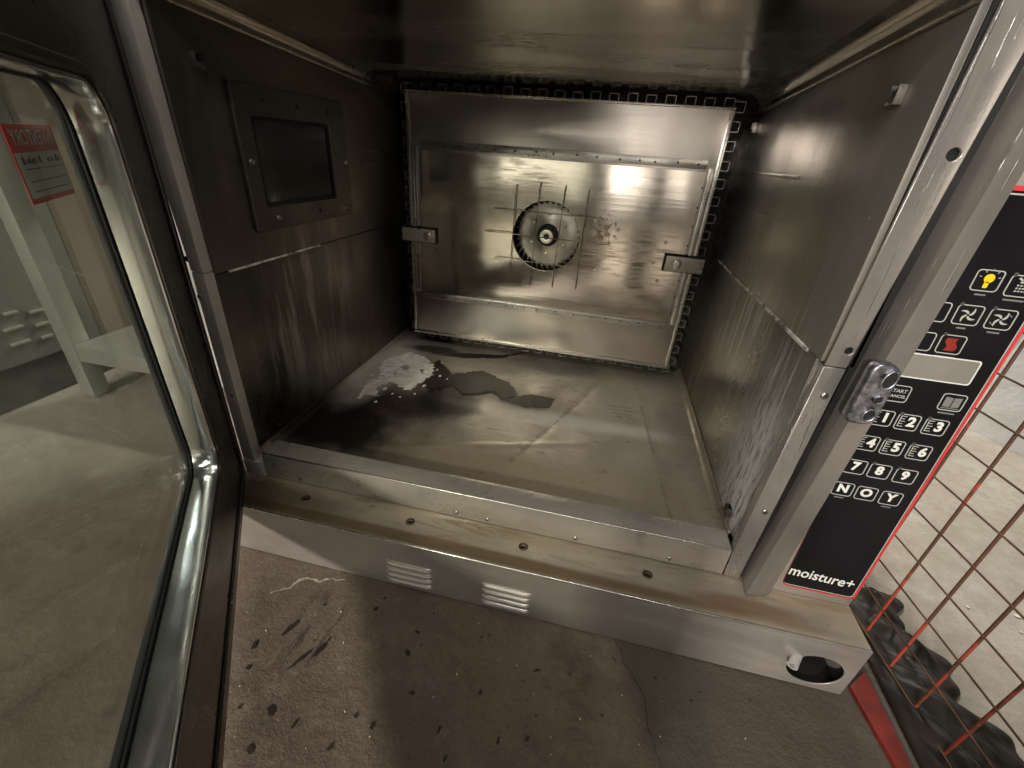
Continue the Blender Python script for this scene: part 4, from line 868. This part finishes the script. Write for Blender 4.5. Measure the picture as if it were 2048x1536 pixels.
for (a, b) in (((5, 628), (34, 623)), ((5, 660), (46, 652)), ((20, 690), (60, 680)), ((56, 625), (86, 618)), ((70, 651), (96, 644)), ((82, 676), (104, 668))):
    p = at(*a, 'x', -0.598); q = at(*b, 'x', -0.598); z = (p.z+q.z)/2
    cbox('louvre', (-0.5999, min(p.y, q.y), z-0.003), (-0.592, max(p.y, q.y), z+0.003), 'stand', 0.0028)

# ================================================================== floor marks and debris
def strip(name, pts, wd, z, m, label, cat, seed=0, amp=0.35):
    rnd = random.Random(seed); P = [Vector(p) for p in pts]
    for k in range(3):
        Q = []
        for i in range(len(P)-1):
            mid = (P[i]+P[i+1])/2; e = P[i+1]-P[i]; mid += Vector((-e.y, e.x))*rnd.uniform(-.14, .14); Q += [P[i], mid]
        P = Q+[P[-1]]
    Lf, Rt = [], []
    for i, p in enumerate(P):
        t = (P[min(i+1, len(P)-1)]-P[max(i-1, 0)]).normalized(); n = Vector((-t.y, t.x)); u = i/(len(P)-1)
        ww = wd*(0.25+0.75*math.sin(math.pi*min(max(u, .03), .97)))*rnd.uniform(1-amp*1.5, 1+amp)
        Lf.append(tuple(p+n*ww)); Rt.append(tuple(p-n*ww*rnd.uniform(.5, 1.2)))
    o = sheet(name, [Lf+Rt[::-1]], z, m); tag(o, label, cat, kind='structure'); return o
strip('floor_crack', zp((1225, 1270), (1241, 1298), (1291, 1417), (1324, 1536), (1330, 1600), z=FZ), 0.0008, FZ+0.0002, 'crack', 'thin dark crack in the concrete floor', 'crack', 3)
strip('floor_lime_trace', zp((540, 1186), (575, 1178), (605, 1158), (640, 1164), (690, 1160), z=FZ), 0.0016, FZ+0.0002, 'lime', 'ragged pale lime trace on the floor', 'mark', 5, 0.5)
dark = [(755, 1145, 9, 7, 0.2), (770, 1197, 9, 6, .3), (752, 1218, 14, 8, .6), (868, 1228, 5, 5, 0), (835, 1265, 14, 6, -.2), (815, 1306, 20, 9, -.7), (842, 1291, 5, 4, 0), (509, 1291, 12, 20, .2), (497, 1336, 14, 9, 0), (825, 1386, 12, 7, .3),
        (961, 1386, 9, 10, 0), (963, 1275, 6, 5, 0), (1074, 1341, 20, 4, .5), (543, 1422, 26, 12, -.5), (480, 1415, 12, 8, -.4), (712, 1432, 12, 10, 0), (745, 1452, 12, 16, .2), (588, 1450, 8, 18, -.1), (879, 1458, 8, 14, -.1), (996, 1483, 8, 14, 0),
        (1054, 1478, 16, 6, .9), (500, 1500, 24, 13, -.5), (660, 1495, 10, 16, -.3), (890, 1518, 8, 16, -.2), (583, 1255, 14, 40, -.35), (640, 1300, 14, 34, -.4), (1310, 1357, 9, 8, 0), (1382, 1402, 9, 4, .3), (650, 1060+150, 8, 5, 0), (1072, 1432, 6, 4, 0),
        (600, 1320, 10, 50, -.45), (1500, 1402, 8, 4, .4), (1204, 1432, 8, 4, 0), (1400, 1385, 6, 3, .6)]
for i, (px, py, a, b, rt) in enumerate(dark):
    c = at(px, py, 'z', FZ); sx = 0.00042*a*(abs(c.y+0.3764)+.25); sy = 0.00055*b*(abs(c.y+0.3764)+.25)
    rnd = random.Random(i*7+1); P = []
    for k in range(12):
        an = 2*math.pi*k/12; q = rnd.uniform(.75, 1.2); x_ = sx*q*math.cos(an); y_ = sy*q*math.sin(an)
        P.append((c.x+x_*math.cos(rt)-y_*math.sin(rt), c.y+x_*math.sin(rt)+y_*math.cos(rt)))
    if rnd.random() < 0.45:      # a stalk
        k = rnd.randrange(12); v = Vector(P[k])-Vector((c.x, c.y)); P.insert(k+1, tuple(Vector(P[k])+v*rnd.uniform(.6, 1.3))); P.insert(k+2, tuple(Vector(P[k])+v*.05+Vector((v.y, -v.x))*.12))
    o = sheet('leaf_scrap', [blobpoly(P, 1, 0.15, i)], FZ+0.0003, 'leaf', None, 0.0008)
    tag(o, 'small dark dry leaf scrap lying flat on the brown concrete floor', 'leaf scrap', 'dark leaf scraps scattered on the floor')
white = [(682, 1224, 5), (631, 1230, 3), (532, 1262, 6), (687, 1286, 6), (667, 1281, 3), (914, 1349, 7), (867, 1395, 4), (690, 1424, 6), (740, 1474, 6), (480, 1373, 6), (612, 1498, 3), (470, 1474, 4), (739, 1452, 4), (1160, 1439, 6), (1101, 1476, 6), (1102, 1510, 4),
         (1164, 1388, 3), (1067, 1389, 3), (1033, 1332, 4), (494, 1225, 3), (1244, 1391, 3), (1180, 1313, 4), (1320, 1474, 3), (1278, 1490, 3), (1490, 1478, 3), (958, 1248, 3), (1276, 1240, 3),
         (1920, 1113, 7), (2032, 1232, 16), (2030, 1293, 5), (1846, 1067, 5), (1935, 1215, 10), (2040, 1265, 9), (1905, 1085, 3), (1985, 1060, 4), (1898, 960, 4)]
for i, (px, py, a) in enumerate(white):
    c = at(px, py, 'z', FZ); s = 0.00034*a*(abs(c.y+0.3764)+.25); rnd = random.Random(i*3+2)
    st = rnd.uniform(.5, .9); ro = rnd.uniform(0, 3); P = []
    for k in range(7):
        an = 2*math.pi*k/7; q = rnd.uniform(.6, 1.2); x_ = s*q*math.cos(an); y_ = s*q*st*math.sin(an); P.append((c.x+x_*math.cos(ro)-y_*math.sin(ro), c.y+x_*math.sin(ro)+y_*math.cos(ro)))
    o = sheet('paint_flake', [P], FZ+0.0004, 'flake', None, 0.0012)
    near = px < 1600
    tag(o, 'tiny pale paint flake on the brown floor in front of the oven' if near else 'pale flake on the floor behind the wire mesh', 'paint flake', 'pale flakes on the floor before the oven' if near else 'pale flakes on the floor beyond the mesh')

# unseen uprights added behind the camera to put dark bands in the fan plate
for i, (x, y, wd_) in enumerate(((0.565, -0.66, 0.10), (0.285, -0.72, 0.045))):
    o = box('added_upright', (-wd_/2, -wd_/2, 0), (wd_/2, wd_/2, 1.9), 'soot', None, 0.004); o.location = (x, y, FZ+0.001)
    tag(o, ('broad' if i == 0 else 'narrow') + ' added dark upright, mirrored as a band down the fan plate', 'post', 'added dark uprights mirrored in the fan plate')
